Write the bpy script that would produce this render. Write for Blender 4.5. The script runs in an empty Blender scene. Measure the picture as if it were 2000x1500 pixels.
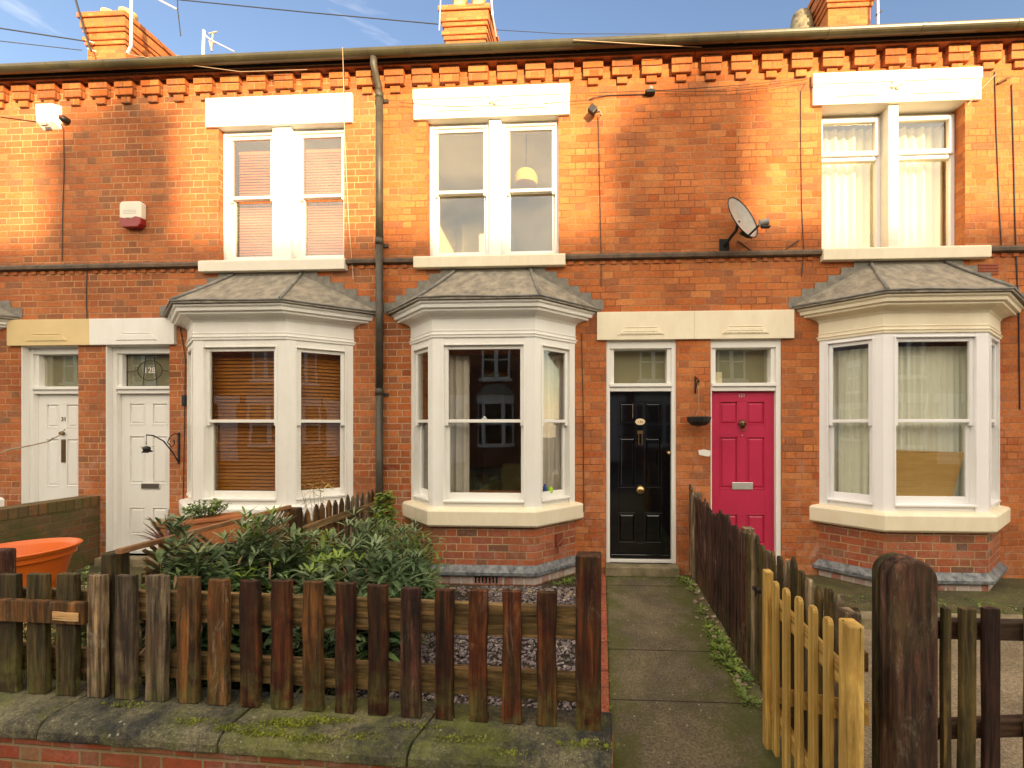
import bpy, bmesh, math, random
from mathutils import Vector, Matrix
R = math.radians
rnd = random.Random(7)
scene = bpy.context.scene
COL = scene.collection

# ------------------------------------------------------------------ camera model (real metres)
F, PX, PY = 850.0, 1132.0, 830.0          # focal length / principal point of the photo, in its own pixels
TH = math.atan(0.0504); CT, ST = math.cos(TH), math.sin(TH)
CD, CH = 5.3, 1.8                          # camera distance to the house fronts, height above the path

def Xw(px, d=0.0):
    t = (px - PX) / F
    return (CD - d) * (t * CT - ST) / (CT + t * ST)
def Zw(py, X, d=0.0):
    p = (CD - d) * CT - X * ST
    return CH - (py - PY) / F * p
def W(px, py, d=0.0):
    x = Xw(px, d)
    return Vector((x, -d, Zw(py, x, d)))
def G(px, p):                              # ground position of image column px at depth p from the camera
    t = (px - PX) / F
    return CT * t * p - ST * p, -CD + ST * t * p + CT * p

# ------------------------------------------------------------------ materials
def new_mat(name):
    m = bpy.data.materials.new(name); m.use_nodes = True
    nt = m.node_tree; b = nt.nodes['Principled BSDF']
    return m, nt, b
class NT:
    def __init__(s, nt): s.nt = nt
    def n(s, typ, **kw):
        nd = s.nt.nodes.new(typ)
        for k, v in kw.items(): setattr(nd, k, v)
        return nd
    def link(s, a, b): s.nt.links.new(a, b)
    def val(s, sock, v):
        if hasattr(v, 'is_linked') or isinstance(v, bpy.types.NodeSocket): s.link(v, sock)
        else: sock.default_value = v
    def math(s, op, a, b=None, c=None, clamp=False):
        nd = s.n('ShaderNodeMath', operation=op, use_clamp=clamp)
        s.val(nd.inputs[0], a)
        if b is not None: s.val(nd.inputs[1], b)
        if c is not None: s.val(nd.inputs[2], c)
        return nd.outputs[0]
    def mix(s, fac, a, b, blend='MIX'):
        nd = s.n('ShaderNodeMix', data_type='RGBA', blend_type=blend)
        s.val(nd.inputs['Factor'], fac); s.val(nd.inputs[6], a); s.val(nd.inputs[7], b)
        return nd.outputs[2]
    def noise(s, vec, scale, detail=4, rough=.55, dist=0.0):
        nd = s.n('ShaderNodeTexNoise'); nd.inputs['Scale'].default_value = scale
        nd.inputs['Detail'].default_value = detail; nd.inputs['Roughness'].default_value = rough
        nd.inputs['Distortion'].default_value = dist
        if vec is not None: s.link(vec, nd.inputs['Vector'])
        return nd
    def ramp(s, fac, stops, interp='LINEAR'):
        nd = s.n('ShaderNodeValToRGB'); cr = nd.color_ramp; cr.interpolation = interp
        while len(cr.elements) < len(stops): cr.elements.new(.5)
        for e, (p, c) in zip(cr.elements, stops):
            e.position = p; e.color = (c if len(c) == 4 else (*c, 1)) if not isinstance(c, (int, float)) else (c, c, c, 1)
        s.link(fac, nd.inputs[0]); return nd.outputs[0]
    def mapping(s, vec, scale=(1, 1, 1), loc=(0, 0, 0)):
        nd = s.n('ShaderNodeMapping'); nd.inputs['Scale'].default_value = scale
        if isinstance(loc, tuple): nd.inputs['Location'].default_value = loc
        else: s.link(loc, nd.inputs['Location'])
        s.link(vec, nd.inputs['Vector']); return nd.outputs[0]
    def bump(s, h, strength, dist, b):
        nd = s.n('ShaderNodeBump'); nd.inputs['Strength'].default_value = strength; nd.inputs['Distance'].default_value = dist
        s.link(h, nd.inputs['Height']); s.link(nd.outputs[0], b.inputs['Normal'])
def rgba(c): return (*c, 1.0)

def brick_mat(name, cols, mortar, mortar2=None, joint=.0075, stain=.5, moss=0.0, pale=0.0, worn=None, BR=.24, HD=.12, RH=.0838, v0=.02):
    m, nt, b = new_mat(name); T = NT(nt)
    uv = T.n('ShaderNodeUVMap').outputs[0]
    wob = T.noise(uv, 9, 3)
    off = T.n('ShaderNodeVectorMath', operation='MULTIPLY_ADD')
    T.link(wob.outputs['Color'], off.inputs[0]); off.inputs[1].default_value = (.012, .008, 0); T.link(uv, off.inputs[2])
    sep = T.n('ShaderNodeSeparateXYZ'); T.link(off.outputs[0], sep.inputs[0])
    u, v = sep.outputs[0], T.math('ADD', sep.outputs[1], v0)
    row = T.math('FLOOR', T.math('DIVIDE', v, RH)); fv = T.math('SUBTRACT', v, T.math('MULTIPLY', row, RH))
    per = BR + HD
    par = T.math('FLOORED_MODULO', row, 2.0)
    rn = T.n('ShaderNodeTexWhiteNoise', noise_dimensions='1D'); T.link(row, rn.inputs['W'])
    us = T.math('ADD', u, T.math('ADD', T.math('MULTIPLY', par, per * .5), T.math('MULTIPLY', rn.outputs['Value'], .035)))
    ci = T.math('FLOOR', T.math('DIVIDE', us, per)); p = T.math('SUBTRACT', us, T.math('MULTIPLY', ci, per))
    hd = T.math('GREATER_THAN', p, BR)
    du = T.math('MINIMUM', T.math('MINIMUM', p, T.math('ABSOLUTE', T.math('SUBTRACT', p, BR))), T.math('SUBTRACT', per, p))
    dv = T.math('MINIMUM', fv, T.math('SUBTRACT', RH, fv))
    dist = T.math('MINIMUM', du, dv)
    ero = T.noise(uv, 55, 3)
    dist = T.math('ADD', dist, T.math('MULTIPLY', T.math('SUBTRACT', ero.outputs[0], .5), .010))
    mr = T.n('ShaderNodeMapRange', interpolation_type='SMOOTHSTEP'); T.link(dist, mr.inputs[0])
    mr.inputs[1].default_value = joint * .55; mr.inputs[2].default_value = joint * 1.05
    mask = mr.outputs[0]
    comb = T.n('ShaderNodeCombineXYZ'); T.link(T.math('ADD', T.math('MULTIPLY', ci, 2.0), hd), comb.inputs[0]); T.link(row, comb.inputs[1])
    wn = T.n('ShaderNodeTexWhiteNoise', noise_dimensions='2D'); T.link(comb.outputs[0], wn.inputs['Vector'])
    k = len(cols)
    bc = T.ramp(wn.outputs['Value'], [(i / (k - 1), c) for i, c in enumerate(cols)])
    n1 = T.noise(uv, 30, 6, .7)
    bc = T.mix(.5, bc, T.ramp(n1.outputs[0], [(.3, (.35, .33, .32)), (.62, (1, 1, 1))]), 'MULTIPLY')
    n2 = T.noise(uv, .9, 5, .62)
    st = T.ramp(n2.outputs[0], [(.36, (.62, .55, .52)), (.56, (1.0, 1.0, 1.0)), (.75, (1.12, 1.02, .92))])
    bc = T.mix(stain, bc, st, 'MULTIPLY')
    mc = rgba(mortar)
    if mortar2:
        nm = T.noise(uv, 1.7, 4)
        mc = T.mix(T.ramp(nm.outputs[0], [(.42, 0), (.6, 1)]), rgba(mortar), rgba(mortar2))
    if worn:      # strip repointed in pale lime with weathered brown bricks
        q = T.n('ShaderNodeSeparateXYZ'); T.link(uv, q.inputs[0]); nw = T.noise(uv, 4, 4)
        uu = T.math('ADD', q.outputs[0], T.math('MULTIPLY', T.math('SUBTRACT', nw.outputs[0], .5), .5)); vv = T.math('ADD', q.outputs[1], T.math('MULTIPLY', T.math('SUBTRACT', nw.outputs[0], .5), .4))
        wf = T.math('MULTIPLY', T.math('LESS_THAN', uu, worn[0]), T.math('LESS_THAN', vv, worn[1]))
        mc = T.mix(T.math('MULTIPLY', wf, .85), mc, (.46, .33, .22, 1))
        bc = T.mix(T.math('MULTIPLY', wf, .8), bc, T.mix(.6, bc, T.ramp(wn.outputs['Value'], [(0, (.30, .2, .15)), (.35, (.9, .75, .6)), (.6, (.5, .45, .42)), (1, (.95, .9, .85))]), 'MULTIPLY'))
    colr = T.mix(mask, mc, bc)
    if pale:      # salts and old limewash left on the lower courses
        np_ = T.noise(uv, 5, 8, .75, .6); z = T.n('ShaderNodeSeparateXYZ'); T.link(uv, z.inputs[0])
        zz = T.n('ShaderNodeMapRange'); T.link(z.outputs[1], zz.inputs[0]); zz.inputs[1].default_value = 0.2; zz.inputs[2].default_value = 2.6
        zz.inputs[3].default_value = pale; zz.inputs[4].default_value = 0
        f = T.math('MULTIPLY', T.ramp(np_.outputs[0], [(.5, 0), (.68, 1)]), zz.outputs[0])
        colr = T.mix(f, colr, (.5, .42, .36, 1))
    if moss:
        ng = T.noise(uv, 3.2, 6, .7)
        f = T.math('MULTIPLY', T.ramp(ng.outputs[0], [(.42, 0), (.6, 1)]), moss)
        colr = T.mix(f, colr, (.075, .08, .022, 1))
    T.link(colr, b.inputs['Base Color']); b.inputs['Roughness'].default_value = .9
    b.inputs['Specular IOR Level'].default_value = .25
    h = T.math('ADD', T.math('MULTIPLY', mask, 1.0), T.math('ADD', T.math('MULTIPLY', n1.outputs[0], .35), T.math('MULTIPLY', wn.outputs['Value'], .18)))
    T.bump(h, .7, .006, b)
    return m

def plain(name, col, rough=.6, var=.15, scale=6, bump=.0, metal=0, spec=.5, col2=None, vscale=(1, 1, 1), coat=0, bscale=None, rand=0.0):
    m, nt, b = new_mat(name); T = NT(nt)
    tc = T.n('ShaderNodeTexCoord').outputs['Object']
    mp = T.mapping(tc, vscale)
    n = T.noise(mp, scale, 6, .65)
    c2 = col2 if col2 else tuple(max(0, c * (1 - var * 2.2)) for c in col)
    c = T.mix(T.ramp(n.outputs[0], [(.35, 1), (.65, 0)]), rgba(col), rgba(c2))
    if rand:
        oi = T.n('ShaderNodeObjectInfo').outputs['Random']
        c = T.mix(1.0, c, T.ramp(oi, [(0, (1 - rand,) * 3), (1, (1 + rand * .4,) * 3)]), 'MULTIPLY')
    T.link(c, b.inputs['Base Color'])
    b.inputs['Roughness'].default_value = rough; b.inputs['Metallic'].default_value = metal
    b.inputs['Specular IOR Level'].default_value = spec; b.inputs['Coat Weight'].default_value = coat
    if bump:
        nb = T.noise(mp, bscale or scale * 6, 5, .7)
        T.bump(nb.outputs[0], bump, .004, b)
    return m

def timber(name, cols, grain=26, moss=.0, rough=.75, bump=.6, axis='Z', rand=True, pale=0.0, streak=.75):
    m, nt, b = new_mat(name); T = NT(nt)
    tc = T.n('ShaderNodeTexCoord').outputs['Object']
    oi = T.n('ShaderNodeObjectInfo').outputs['Random']
    if rand:
        cmb = T.n('ShaderNodeCombineXYZ')
        T.link(T.math('MULTIPLY', oi, 37.0), cmb.inputs[0]); T.link(T.math('MULTIPLY', oi, 19.0), cmb.inputs[2])
        ad = T.n('ShaderNodeVectorMath', operation='ADD'); T.link(tc, ad.inputs[0]); T.link(cmb.outputs[0], ad.inputs[1]); vec = ad.outputs[0]
    else: vec = tc
    sc = {'Z': (1, 1, .055), 'X': (.055, 1, 1), 'Y': (1, .055, 1)}[axis]
    v = T.mapping(vec, sc)
    g = T.noise(v, grain, 6, .7, .5)
    lo = T.noise(vec, 3.5, 5, .7)
    a = T.mix(T.ramp(g.outputs[0], [(.40, 0), (.58, 1)]), rgba(cols[0]), rgba(cols[1]))
    c = T.mix(T.ramp(lo.outputs[0], [(.45, 0), (.62, .75)]), a, T.mix(T.ramp(g.outputs[0], [(.4, 0), (.58, 1)]), rgba(cols[2]), rgba(cols[0])))
    if rand:
        c = T.mix(1.0, c, T.ramp(oi, [(0, (.55, .5, .5)), (.5, (.95, .95, .95)), (1, (1.35, 1.2, 1.05))]), 'MULTIPLY')
    if pale:
        pn = T.noise(T.mapping(vec, (1, 1, .25)), 13, 8, .8, .8)
        pf = T.math('MULTIPLY', T.ramp(pn.outputs[0], [(.54, 0), (.62, 1)]), T.ramp(oi, [(.35, 0), (.75, pale)]) if rand else pale)
        c = T.mix(pf, c, (.27, .23, .17, 1))
    if moss:
        sp = T.n('ShaderNodeSeparateXYZ'); T.link(tc, sp.inputs[0])
        mz = T.n('ShaderNodeMapRange'); T.link(sp.outputs[2], mz.inputs[0]); mz.inputs[1].default_value = 0; mz.inputs[2].default_value = .3
        mz.inputs[3].default_value = 1; mz.inputs[4].default_value = .15
        mn = T.noise(vec, 8, 6, .7)
        f = T.math('MULTIPLY', T.math('MULTIPLY', T.ramp(mn.outputs[0], [(.42, 0), (.6, 1)]), mz.outputs[0]), moss)
        c = T.mix(f, c, (.10, .10, .028, 1))
    st_ = T.noise(T.mapping(vec, tuple(.09 if k_ < .1 else 1 for k_ in sc)), grain * .9, 4, .65, .8)
    c = T.mix(streak, c, T.ramp(st_.outputs[0], [(.36, (.30, .27, .26)), (.5, (.95, .95, .95)), (.64, (1.9, 1.75, 1.55))]), 'MULTIPLY')
    crk = T.noise(T.mapping(vec, tuple(.02 if k_ < .1 else 1 for k_ in sc)), grain * 2.2, 3, .6, .3)
    c = T.mix(T.ramp(crk.outputs[0], [(.30, .85), (.38, 0)]), c, (.012, .008, .006, 1))
    T.link(c, b.inputs['Base Color']); b.inputs['Roughness'].default_value = rough
    b.inputs['Specular IOR Level'].default_value = .3
    T.bump(g.outputs[0], bump, .004, b)
    return m

M = {}
ORANGE = [(.46, .115, .035), (.60, .20, .065), (.54, .155, .05), (.63, .23, .08), (.47, .15, .055), (.58, .17, .05), (.36, .13, .06), (.60, .19, .065)]
M['brick_a'] = brick_mat('brick_brown_orange', [(.48, .14, .05), (.58, .19, .065), (.38, .13, .055), (.60, .21, .08), (.52, .15, .055), (.32, .14, .07), (.55, .165, .06)],
                         (.52, .27, .13), (.32, .15, .075), stain=.8, pale=.5, joint=.0082)
M['brick_c'] = brick_mat('brick_orange_red', ORANGE, (.24, .085, .035), (.44, .21, .10), joint=.0064, stain=.6, pale=.35, worn=(-2.2, 3.15))
M['brick_base'] = brick_mat('brick_bay_base', [(.42, .10, .045), (.5, .16, .075), (.33, .10, .06), (.46, .13, .05), (.16, .09, .06)], (.48, .33, .18), (.3, .2, .12), joint=.007, pale=.25, v0=.05)
M['brick_chim'] = brick_mat('brick_chimney', ORANGE, (.34, .15, .07), joint=.007, stain=.5)
M['brick_white'] = brick_mat('brick_limewashed', [(.5, .2, .15), (.62, .5, .45), (.4, .13, .09), (.66, .6, .56)], (.55, .5, .45), joint=.014, pale=1.0, BR=.12, HD=.12, RH=.12)
M['brick_moss'] = brick_mat('brick_mossy', [(.2, .1, .05), (.28, .12, .06), (.15, .09, .05), (.24, .14, .07)], (.15, .12, .07), stain=.8, moss=.85)
M['brick_soldier'] = brick_mat('brick_mossy_on_edge', [(.2, .1, .05), (.28, .14, .06), (.15, .09, .05), (.24, .16, .08)], (.07, .06, .035), stain=.8, moss=.7, BR=.085, HD=.085, RH=1.2, v0=.1)
M['brick_front'] = brick_mat('brick_front_wall', [(.42, .08, .04), (.5, .11, .05), (.3, .09, .06), (.46, .2, .1), (.38, .06, .03)], (.33, .24, .13), stain=.6, moss=.35, pale=.3, joint=.009)
M['brick_opp'] = brick_mat('brick_opposite', [(.2, .07, .045), (.3, .1, .055), (.24, .085, .05)], (.2, .13, .09))
M['white'] = plain('white_gloss_paint', (.82, .81, .77), .38, .04, 2, .1, col2=(.785, .765, .71), vscale=(2, 2, .8))
M['white_old'] = plain('weathered_white_paint', (.82, .80, .75), .5, .07, 3, .2, col2=(.765, .74, .67), vscale=(2, 2, .6))
M['cream'] = plain('cream_masonry_paint', (.82, .74, .56), .6, .05, 3, .3, col2=(.76, .66, .48), vscale=(2, 2, .9))
M['yellow_cream'] = plain('yellow_cream_masonry_paint', (.74, .55, .27), .6, .05, 3, .2)
M['cream_pale'] = plain('pale_cream_paint', (.82, .76, .63), .55, .04, 3, .2)
M['upvc'] = plain('white_plastic', (.84, .83, .83), .3, .02, 3)
M['lead'] = plain('grey_lead_felt', (.26, .245, .22), .55, .2, 5, .5, col2=(.12, .115, .105), vscale=(1, 1, 1))
M['felt'] = plain('weathered_mineral_felt', (.32, .28, .215), .85, .2, 9, 1.0, col2=(.15, .135, .11), vscale=(1.2, .8, .8), bscale=40)
M['flash'] = plain('grey_lead_flashing', (.23, .205, .165), .6, .15, 14, .5, col2=(.13, .12, .10))
M['slate'] = plain('roof_slate', (.10, .095, .10), .6, .2, 5, .4, col2=(.06, .058, .06))
M['gutter'] = plain('dark_olive_gutter', (.040, .032, .018), .35, .1, 3, .2, col2=(.075, .065, .03))
M['soffit'] = plain('dark_brown_fascia', (.035, .02, .012), .7, .1, 3)
M['pipe'] = plain('grey_drain_pipe', (.038, .033, .026), .5, .2, 6, .3, col2=(.075, .062, .042))
M['string'] = plain('sooty_string_course', (.16, .10, .06), .8, .2, 8, .4, col2=(.07, .05, .035))
M['black_gloss'] = plain('black_gloss_paint', (.003, .003, .004), .06, .0, 3, .04, bscale=14, coat=.5)
M['pink'] = plain('pink_gloss_paint', (.52, .030, .082), .32, .02, 2.5, .08, col2=(.46, .024, .07))
M['black'] = plain('black_iron', (.012, .011, .01), .5, .1, 20)
M['brass'] = plain('brass', (.72, .5, .22), .3, .1, 20, metal=1.0)
M['bronze'] = plain('dark_bronze', (.2, .12, .06), .4, .1, 20, metal=.8)
M['chrome'] = plain('pale_metal', (.75, .74, .68), .3, .05, 20, metal=.6)
M['grey_metal'] = plain('grey_painted_metal', (.34, .32, .29), .45, .1, 10)
M['alu'] = plain('aluminium_tube', (.72, .72, .7), .35, .05, 10, metal=.7)
M['terracotta'] = plain('terracotta_clay', (.52, .17, .055), .7, .1, 8, .2)
M['orange_plastic'] = plain('orange_plastic', (.78, .15, .018), .4, .03, 3)
M['red_plastic'] = plain('dark_red_plastic', (.3, .015, .015), .4, .05, 3)
M['sandstone'] = plain('worn_sandstone', (.30, .24, .15), .85, .2, 6, .7, col2=(.13, .11, .055))
M['blue_brick'] = plain('blue_engineering_brick', (.05, .058, .075), .5, .2, 16, .5, col2=(.24, .25, .25))
M['concrete_chim'] = plain('lichen_mortar', (.42, .36, .2), .9, .2, 7, .6, col2=(.2, .2, .1))
M['pot_clay'] = plain('buff_chimney_pot', (.72, .45, .2), .7, .1, 6, .2)
M['cable'] = plain('dark_cable', (.05, .03, .02), .6, .05, 5)
M['cable_tan'] = plain('tan_cable', (.5, .36, .24), .6, .05, 5)
M['cable_black'] = plain('black_cable', (.02, .02, .025), .6, .05, 5)
M['fence'] = timber('dark_stained_fence_timber', [(.008, .003, .002), (.115, .027, .007), (.060, .013, .005)], moss=.75, pale=.4)
M['fence_brown'] = timber('brown_fence_timber', [(.018, .008, .004), (.19, .075, .02), (.10, .05, .016)], moss=.8, pale=.5)
M['fence_grey'] = timber('greyed_fence_timber', [(.040, .026, .018), (.26, .20, .13), (.11, .065, .04)], moss=.7, pale=.9)
M['fence_green'] = timber('algae_green_fence_timber', [(.022, .015, .006), (.13, .085, .03), (.075, .065, .018)], moss=1.0)
M['fence_purple'] = timber('purple_brown_fence_timber', [(.006, .003, .003), (.095, .034, .022), (.050, .018, .012)], grain=40, moss=.35, pale=.35)
M['rail'] = timber('weathered_fence_rail', [(.09, .05, .018), (.30, .19, .08), (.18, .12, .045)], moss=.5, axis='X', rand=False)
M['rail_y'] = timber('weathered_side_rail', [(.10, .055, .022), (.24, .15, .07), (.16, .10, .045)], moss=.5, axis='Y', rand=False)
M['rail_dark'] = timber('dark_rail', [(.03, .015, .01), (.10, .05, .03), (.07, .045, .025)], moss=.6, axis='X', rand=False)
M['bare'] = timber('bare_wood', [(.45, .25, .1), (.6, .38, .18), (.5, .3, .13)], axis='X', rand=False, streak=.35)
M['yellow_wood'] = timber('new_yellow_timber', [(.34, .19, .045), (.62, .41, .125), (.50, .31, .08)], grain=20, rough=.6, bump=.35, rand=False, streak=.35)
M['yellow_wood_y'] = timber('new_yellow_rail_timber', [(.30, .16, .04), (.56, .36, .11), (.46, .28, .07)], grain=20, rough=.6, bump=.35, axis='Y', rand=False, streak=.35)
M['gatepost'] = timber('dark_gatepost_timber', [(.012, .005, .006), (.105, .045, .028), (.085, .06, .028)], grain=30, moss=.6, pale=.25, rough=.85, rand=False)
M['blind_wood'] = timber('varnished_blind_slats', [(.30, .085, .006), (.46, .155, .012), (.38, .115, .010)], grain=30, axis='X', bump=.1, rand=False, rough=.4, streak=.0)
M['blind_pink'] = plain('dusty_pink_blind', (.52, .14, .045), .5, .05, 5)
M['board'] = timber('brown_board', [(.50, .29, .10), (.60, .37, .14), (.55, .33, .12)], axis='X', bump=.05, rand=False, streak=.0)
M['curtain_grey'] = plain('grey_mauve_curtain', (.66, .58, .52), .9, .06, 4)
M['curtain_cream'] = plain('cream_curtain', (.80, .76, .60), .9, .05, 4)
M['net'] = plain('white_net_curtain', (.92, .90, .80), .9, .04, 4)
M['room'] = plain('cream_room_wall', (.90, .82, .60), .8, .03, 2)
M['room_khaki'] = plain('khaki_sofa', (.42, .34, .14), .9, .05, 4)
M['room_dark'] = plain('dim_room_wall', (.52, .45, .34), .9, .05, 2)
M['frosted'] = plain('frosted_film', (.30, .29, .21), .35, .04, 2)
M['floorb'] = plain('floor_boards', (.25, .15, .08), .6, .1, 3)
M['shade'] = plain('woven_lamp_shade', (.85, .42, .08), .8, .05, 30)
M['paper'] = plain('pale_card', (.80, .72, .55), .8, .02, 3)
M['plate'] = plain('cream_enamel', (.80, .62, .38), .3, .03, 3)
M['ink'] = plain('dark_ink', (.03, .02, .015), .6, .0, 3)
M['mirror'] = plain('dark_slot', (.08, .07, .055), .5, .1, 3)

M['bronze_lead'] = plain('mottled_lead', (.30, .25, .15), .7, .2, 9, .4, col2=(.07, .06, .05))
def stone_mat(name, base, dark, mossc, mossamt=.6, spark=True, rough=.85, lich=.25):
    m, nt, b = new_mat(name); T = NT(nt)
    tc = T.n('ShaderNodeTexCoord').outputs['Object']
    n1 = T.noise(tc, 3.0, 8, .7); n2 = T.noise(tc, 60, 5, .75); n3 = T.noise(tc, 1.9, 7, .7, .4)
    c = T.mix(T.ramp(n1.outputs[0], [(.40, 0), (.60, 1)]), rgba(dark), rgba(base))
    c = T.mix(.8, c, T.ramp(n2.outputs[0], [(.36, (.25, .25, .23)), (.5, (.8, .8, .78)), (.66, (1.5, 1.5, 1.4))]), 'MULTIPLY')
    f = T.math('MULTIPLY', T.ramp(n3.outputs[0], [(.5, 0), (.62, 1)]), mossamt)
    n4 = T.noise(tc, 40, 5, .8)
    f = T.math('MULTIPLY', f, T.ramp(n4.outputs[0], [(.35, .25), (.55, 1)]))
    c = T.mix(f, c, rgba(mossc))
    if spark:
        vo = T.n('ShaderNodeTexVoronoi'); vo.inputs['Scale'].default_value = 26; T.link(tc, vo.inputs['Vector'])
        vc = T.n('ShaderNodeSeparateColor'); T.link(vo.outputs['Color'], vc.inputs[0])
        v3 = T.n('ShaderNodeTexVoronoi'); v3.inputs['Scale'].default_value = 70; T.link(T.mapping(tc, (1, 1.6, 1)), v3.inputs['Vector']); v4 = T.n('ShaderNodeSeparateColor'); T.link(v3.outputs['Color'], v4.inputs[0])
        sp2 = T.math('MULTIPLY', T.math('LESS_THAN', v3.outputs['Distance'], .26), T.math('GREATER_THAN', v4.outputs[0], .62))
        c = T.mix(T.math('MULTIPLY', T.math('MULTIPLY', sp2, T.ramp(n1.outputs[0], [(.42, .15), (.55, 1)])), lich), c, (.36, .34, .22, 1))
        sp = T.math('MULTIPLY', T.math('LESS_THAN', vo.outputs['Distance'], .17), T.math('GREATER_THAN', vc.outputs[0], .86))
        c = T.mix(T.math('MULTIPLY', sp, .7), c, (.42, .40, .30, 1))
    T.link(c, b.inputs['Base Color']); b.inputs['Roughness'].default_value = rough
    h = T.math('ADD', n2.outputs[0], T.math('MULTIPLY', n1.outputs[0], 1.5)); T.bump(h, .8, .012, b)
    return m
M['coping'] = stone_mat('mossy_dark_coping_stone', (.19, .165, .095), (.028, .028, .022), (.15, .17, .018), .6, lich=.6)
M['path'] = stone_mat('damp_concrete_path', (.19, .15, .09), (.11, .088, .055), (.075, .075, .014), .45)
M['yard'] = stone_mat('worn_concrete_yard', (.33, .25, .16), (.2, .15, .095), (.11, .10, .03), .3)
M['soil'] = stone_mat('garden_soil', (.075, .052, .032), (.035, .025, .017), (.06, .07, .015), .4, False)
M['mossy_ground'] = stone_mat('mossy_ground', (.11, .09, .035), (.06, .055, .02), (.10, .12, .02), .8)
M['road'] = stone_mat('asphalt', (.055, .053, .05), (.035, .034, .033), (.06, .06, .03), .1, False)
M['pave'] = stone_mat('street_pavement', (.2, .17, .13), (.13, .11, .085), (.1, .1, .04), .2, False)
M['terra_edge'] = stone_mat('terracotta_path_edging', (.42, .10, .05), (.28, .07, .04), (.12, .11, .03), .35)

def add_side_moss(m):
    nt = m.node_tree; T = NT(nt); b = nt.nodes['Principled BSDF']; old = b.inputs['Base Color'].links[0].from_socket
    g_ = T.n('ShaderNodeNewGeometry').outputs['Position']; q = T.n('ShaderNodeSeparateXYZ'); T.link(g_, q.inputs[0]); n = T.noise(g_, 4.5, 7, .7); n2 = T.noise(g_, 38, 4, .7)
    e = T.math('ABSOLUTE', T.math('SUBTRACT', q.outputs[0], .45))
    f = T.math('ADD', T.math('MULTIPLY', e, 1.6), T.math('MULTIPLY', T.math('SUBTRACT', n.outputs[0], .5), 2.2))
    f = T.math('MULTIPLY', T.ramp(f, [(.30, 0), (.7, .95)]), T.ramp(n2.outputs[0], [(.3, .4), (.55, 1)]))
    T.link(T.mix(f, old, (.07, .078, .010, 1)), b.inputs['Base Color'])
add_side_moss(M['path'])
def gravel_mat():
    m, nt, b = new_mat('slate_chippings'); T = NT(nt)
    at = T.n('ShaderNodeTexCoord').outputs['Object']
    vo = T.n('ShaderNodeTexVoronoi'); vo.inputs['Scale'].default_value = 45; T.link(at, vo.inputs['Vector'])
    s = T.n('ShaderNodeSeparateColor'); T.link(vo.outputs['Color'], s.inputs[0])
    c = T.ramp(s.outputs[0], [(0, (.10, .08, .085)), (.5, (.17, .135, .14)), (.8, (.23, .18, .175)), (.95, (.36, .32, .27))])
    T.link(c, b.inputs['Base Color']); b.inputs['Roughness'].default_value = .6
    return m
M['gravel'] = gravel_mat()
def leaf_mat(name, a, b2, c3, rough=.45):
    m, nt, b = new_mat(name); T = NT(nt)
    tc = T.n('ShaderNodeTexCoord').outputs['Object']
    n = T.noise(tc, 9, 4, .7); n2 = T.noise(tc, 2.2, 3)
    c = T.mix(T.ramp(n.outputs[0], [(.38, 0), (.62, 1)]), rgba(a), rgba(b2))
    c = T.mix(T.ramp(n2.outputs[0], [(.5, 0), (.66, .7)]), c, rgba(c3))
    T.link(c, b.inputs['Base Color']); b.inputs['Roughness'].default_value = rough
    try: b.inputs['Transmission Weight'].default_value = 0
    except Exception: pass
    return m
M['leaf_dark'] = leaf_mat('dark_lance_leaf', (.022, .060, .018), (.115, .185, .075), (.17, .22, .05))
M['leaf_grey'] = leaf_mat('grey_green_leaf', (.06, .10, .04), (.21, .27, .13), (.20, .22, .07))
M['leaf_bright'] = leaf_mat('bright_green_leaf', (.07, .13, .015), (.19, .28, .035), (.11, .16, .03))
M['leaf_ivy'] = leaf_mat('ivy_leaf', (.06, .11, .015), (.20, .27, .045), (.11, .15, .03))
M['leaf_purple'] = leaf_mat('purple_sword_leaf', (.10, .035, .035), (.2, .08, .06), (.12, .10, .05))
M['leaf_dry'] = leaf_mat('dry_yellow_leaf', (.45, .3, .06), (.55, .42, .12), (.4, .3, .15))
M['leaf_dead'] = leaf_mat('dead_leaf', (.12, .06, .025), (.26, .15, .06), (.3, .2, .08))
M['twig'] = plain('pale_twig', (.42, .32, .2), .8, .15, 20)
M['stem'] = plain('green_stem', (.14, .16, .05), .7, .15, 20)

def glass_mat(name, tint=(1, 1, 1), refl=1.0, rough=.0):
    m = bpy.data.materials.new(name); m.use_nodes = True; nt = m.node_tree; nt.nodes.clear(); T = NT(nt)
    out = T.n('ShaderNodeOutputMaterial'); tr = T.n('ShaderNodeBsdfTransparent'); tr.inputs[0].default_value = rgba(tint)
    gl = T.n('ShaderNodeBsdfGlossy'); gl.inputs['Roughness'].default_value = rough
    tc = T.n('ShaderNodeTexCoord').outputs['Object']; nb = T.noise(tc, 2.2, 2, .5)
    bp = T.n('ShaderNodeBump'); bp.inputs['Strength'].default_value = .06; bp.inputs['Distance'].default_value = .01; T.link(nb.outputs[0], bp.inputs['Height'])
    T.link(bp.outputs[0], gl.inputs['Normal'])
    lw = T.n('ShaderNodeLayerWeight'); lw.inputs[0].default_value = .5
    fr = T.math('ADD', .043 * refl, T.math('MULTIPLY', T.math('POWER', lw.outputs['Facing'], 4.0), .9), clamp=True)
    mx = T.n('ShaderNodeMixShader'); T.link(fr, mx.inputs[0])
    T.link(tr.outputs[0], mx.inputs[1]); T.link(gl.outputs[0], mx.inputs[2]); T.link(mx.outputs[0], out.inputs[0])
    return m
M['glass'] = glass_mat('window_glass', (.98, .97, .91), 2.4)
M['glass_bay'] = glass_mat('bay_window_glass', (.95, .96, .93), 1.9)

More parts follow.
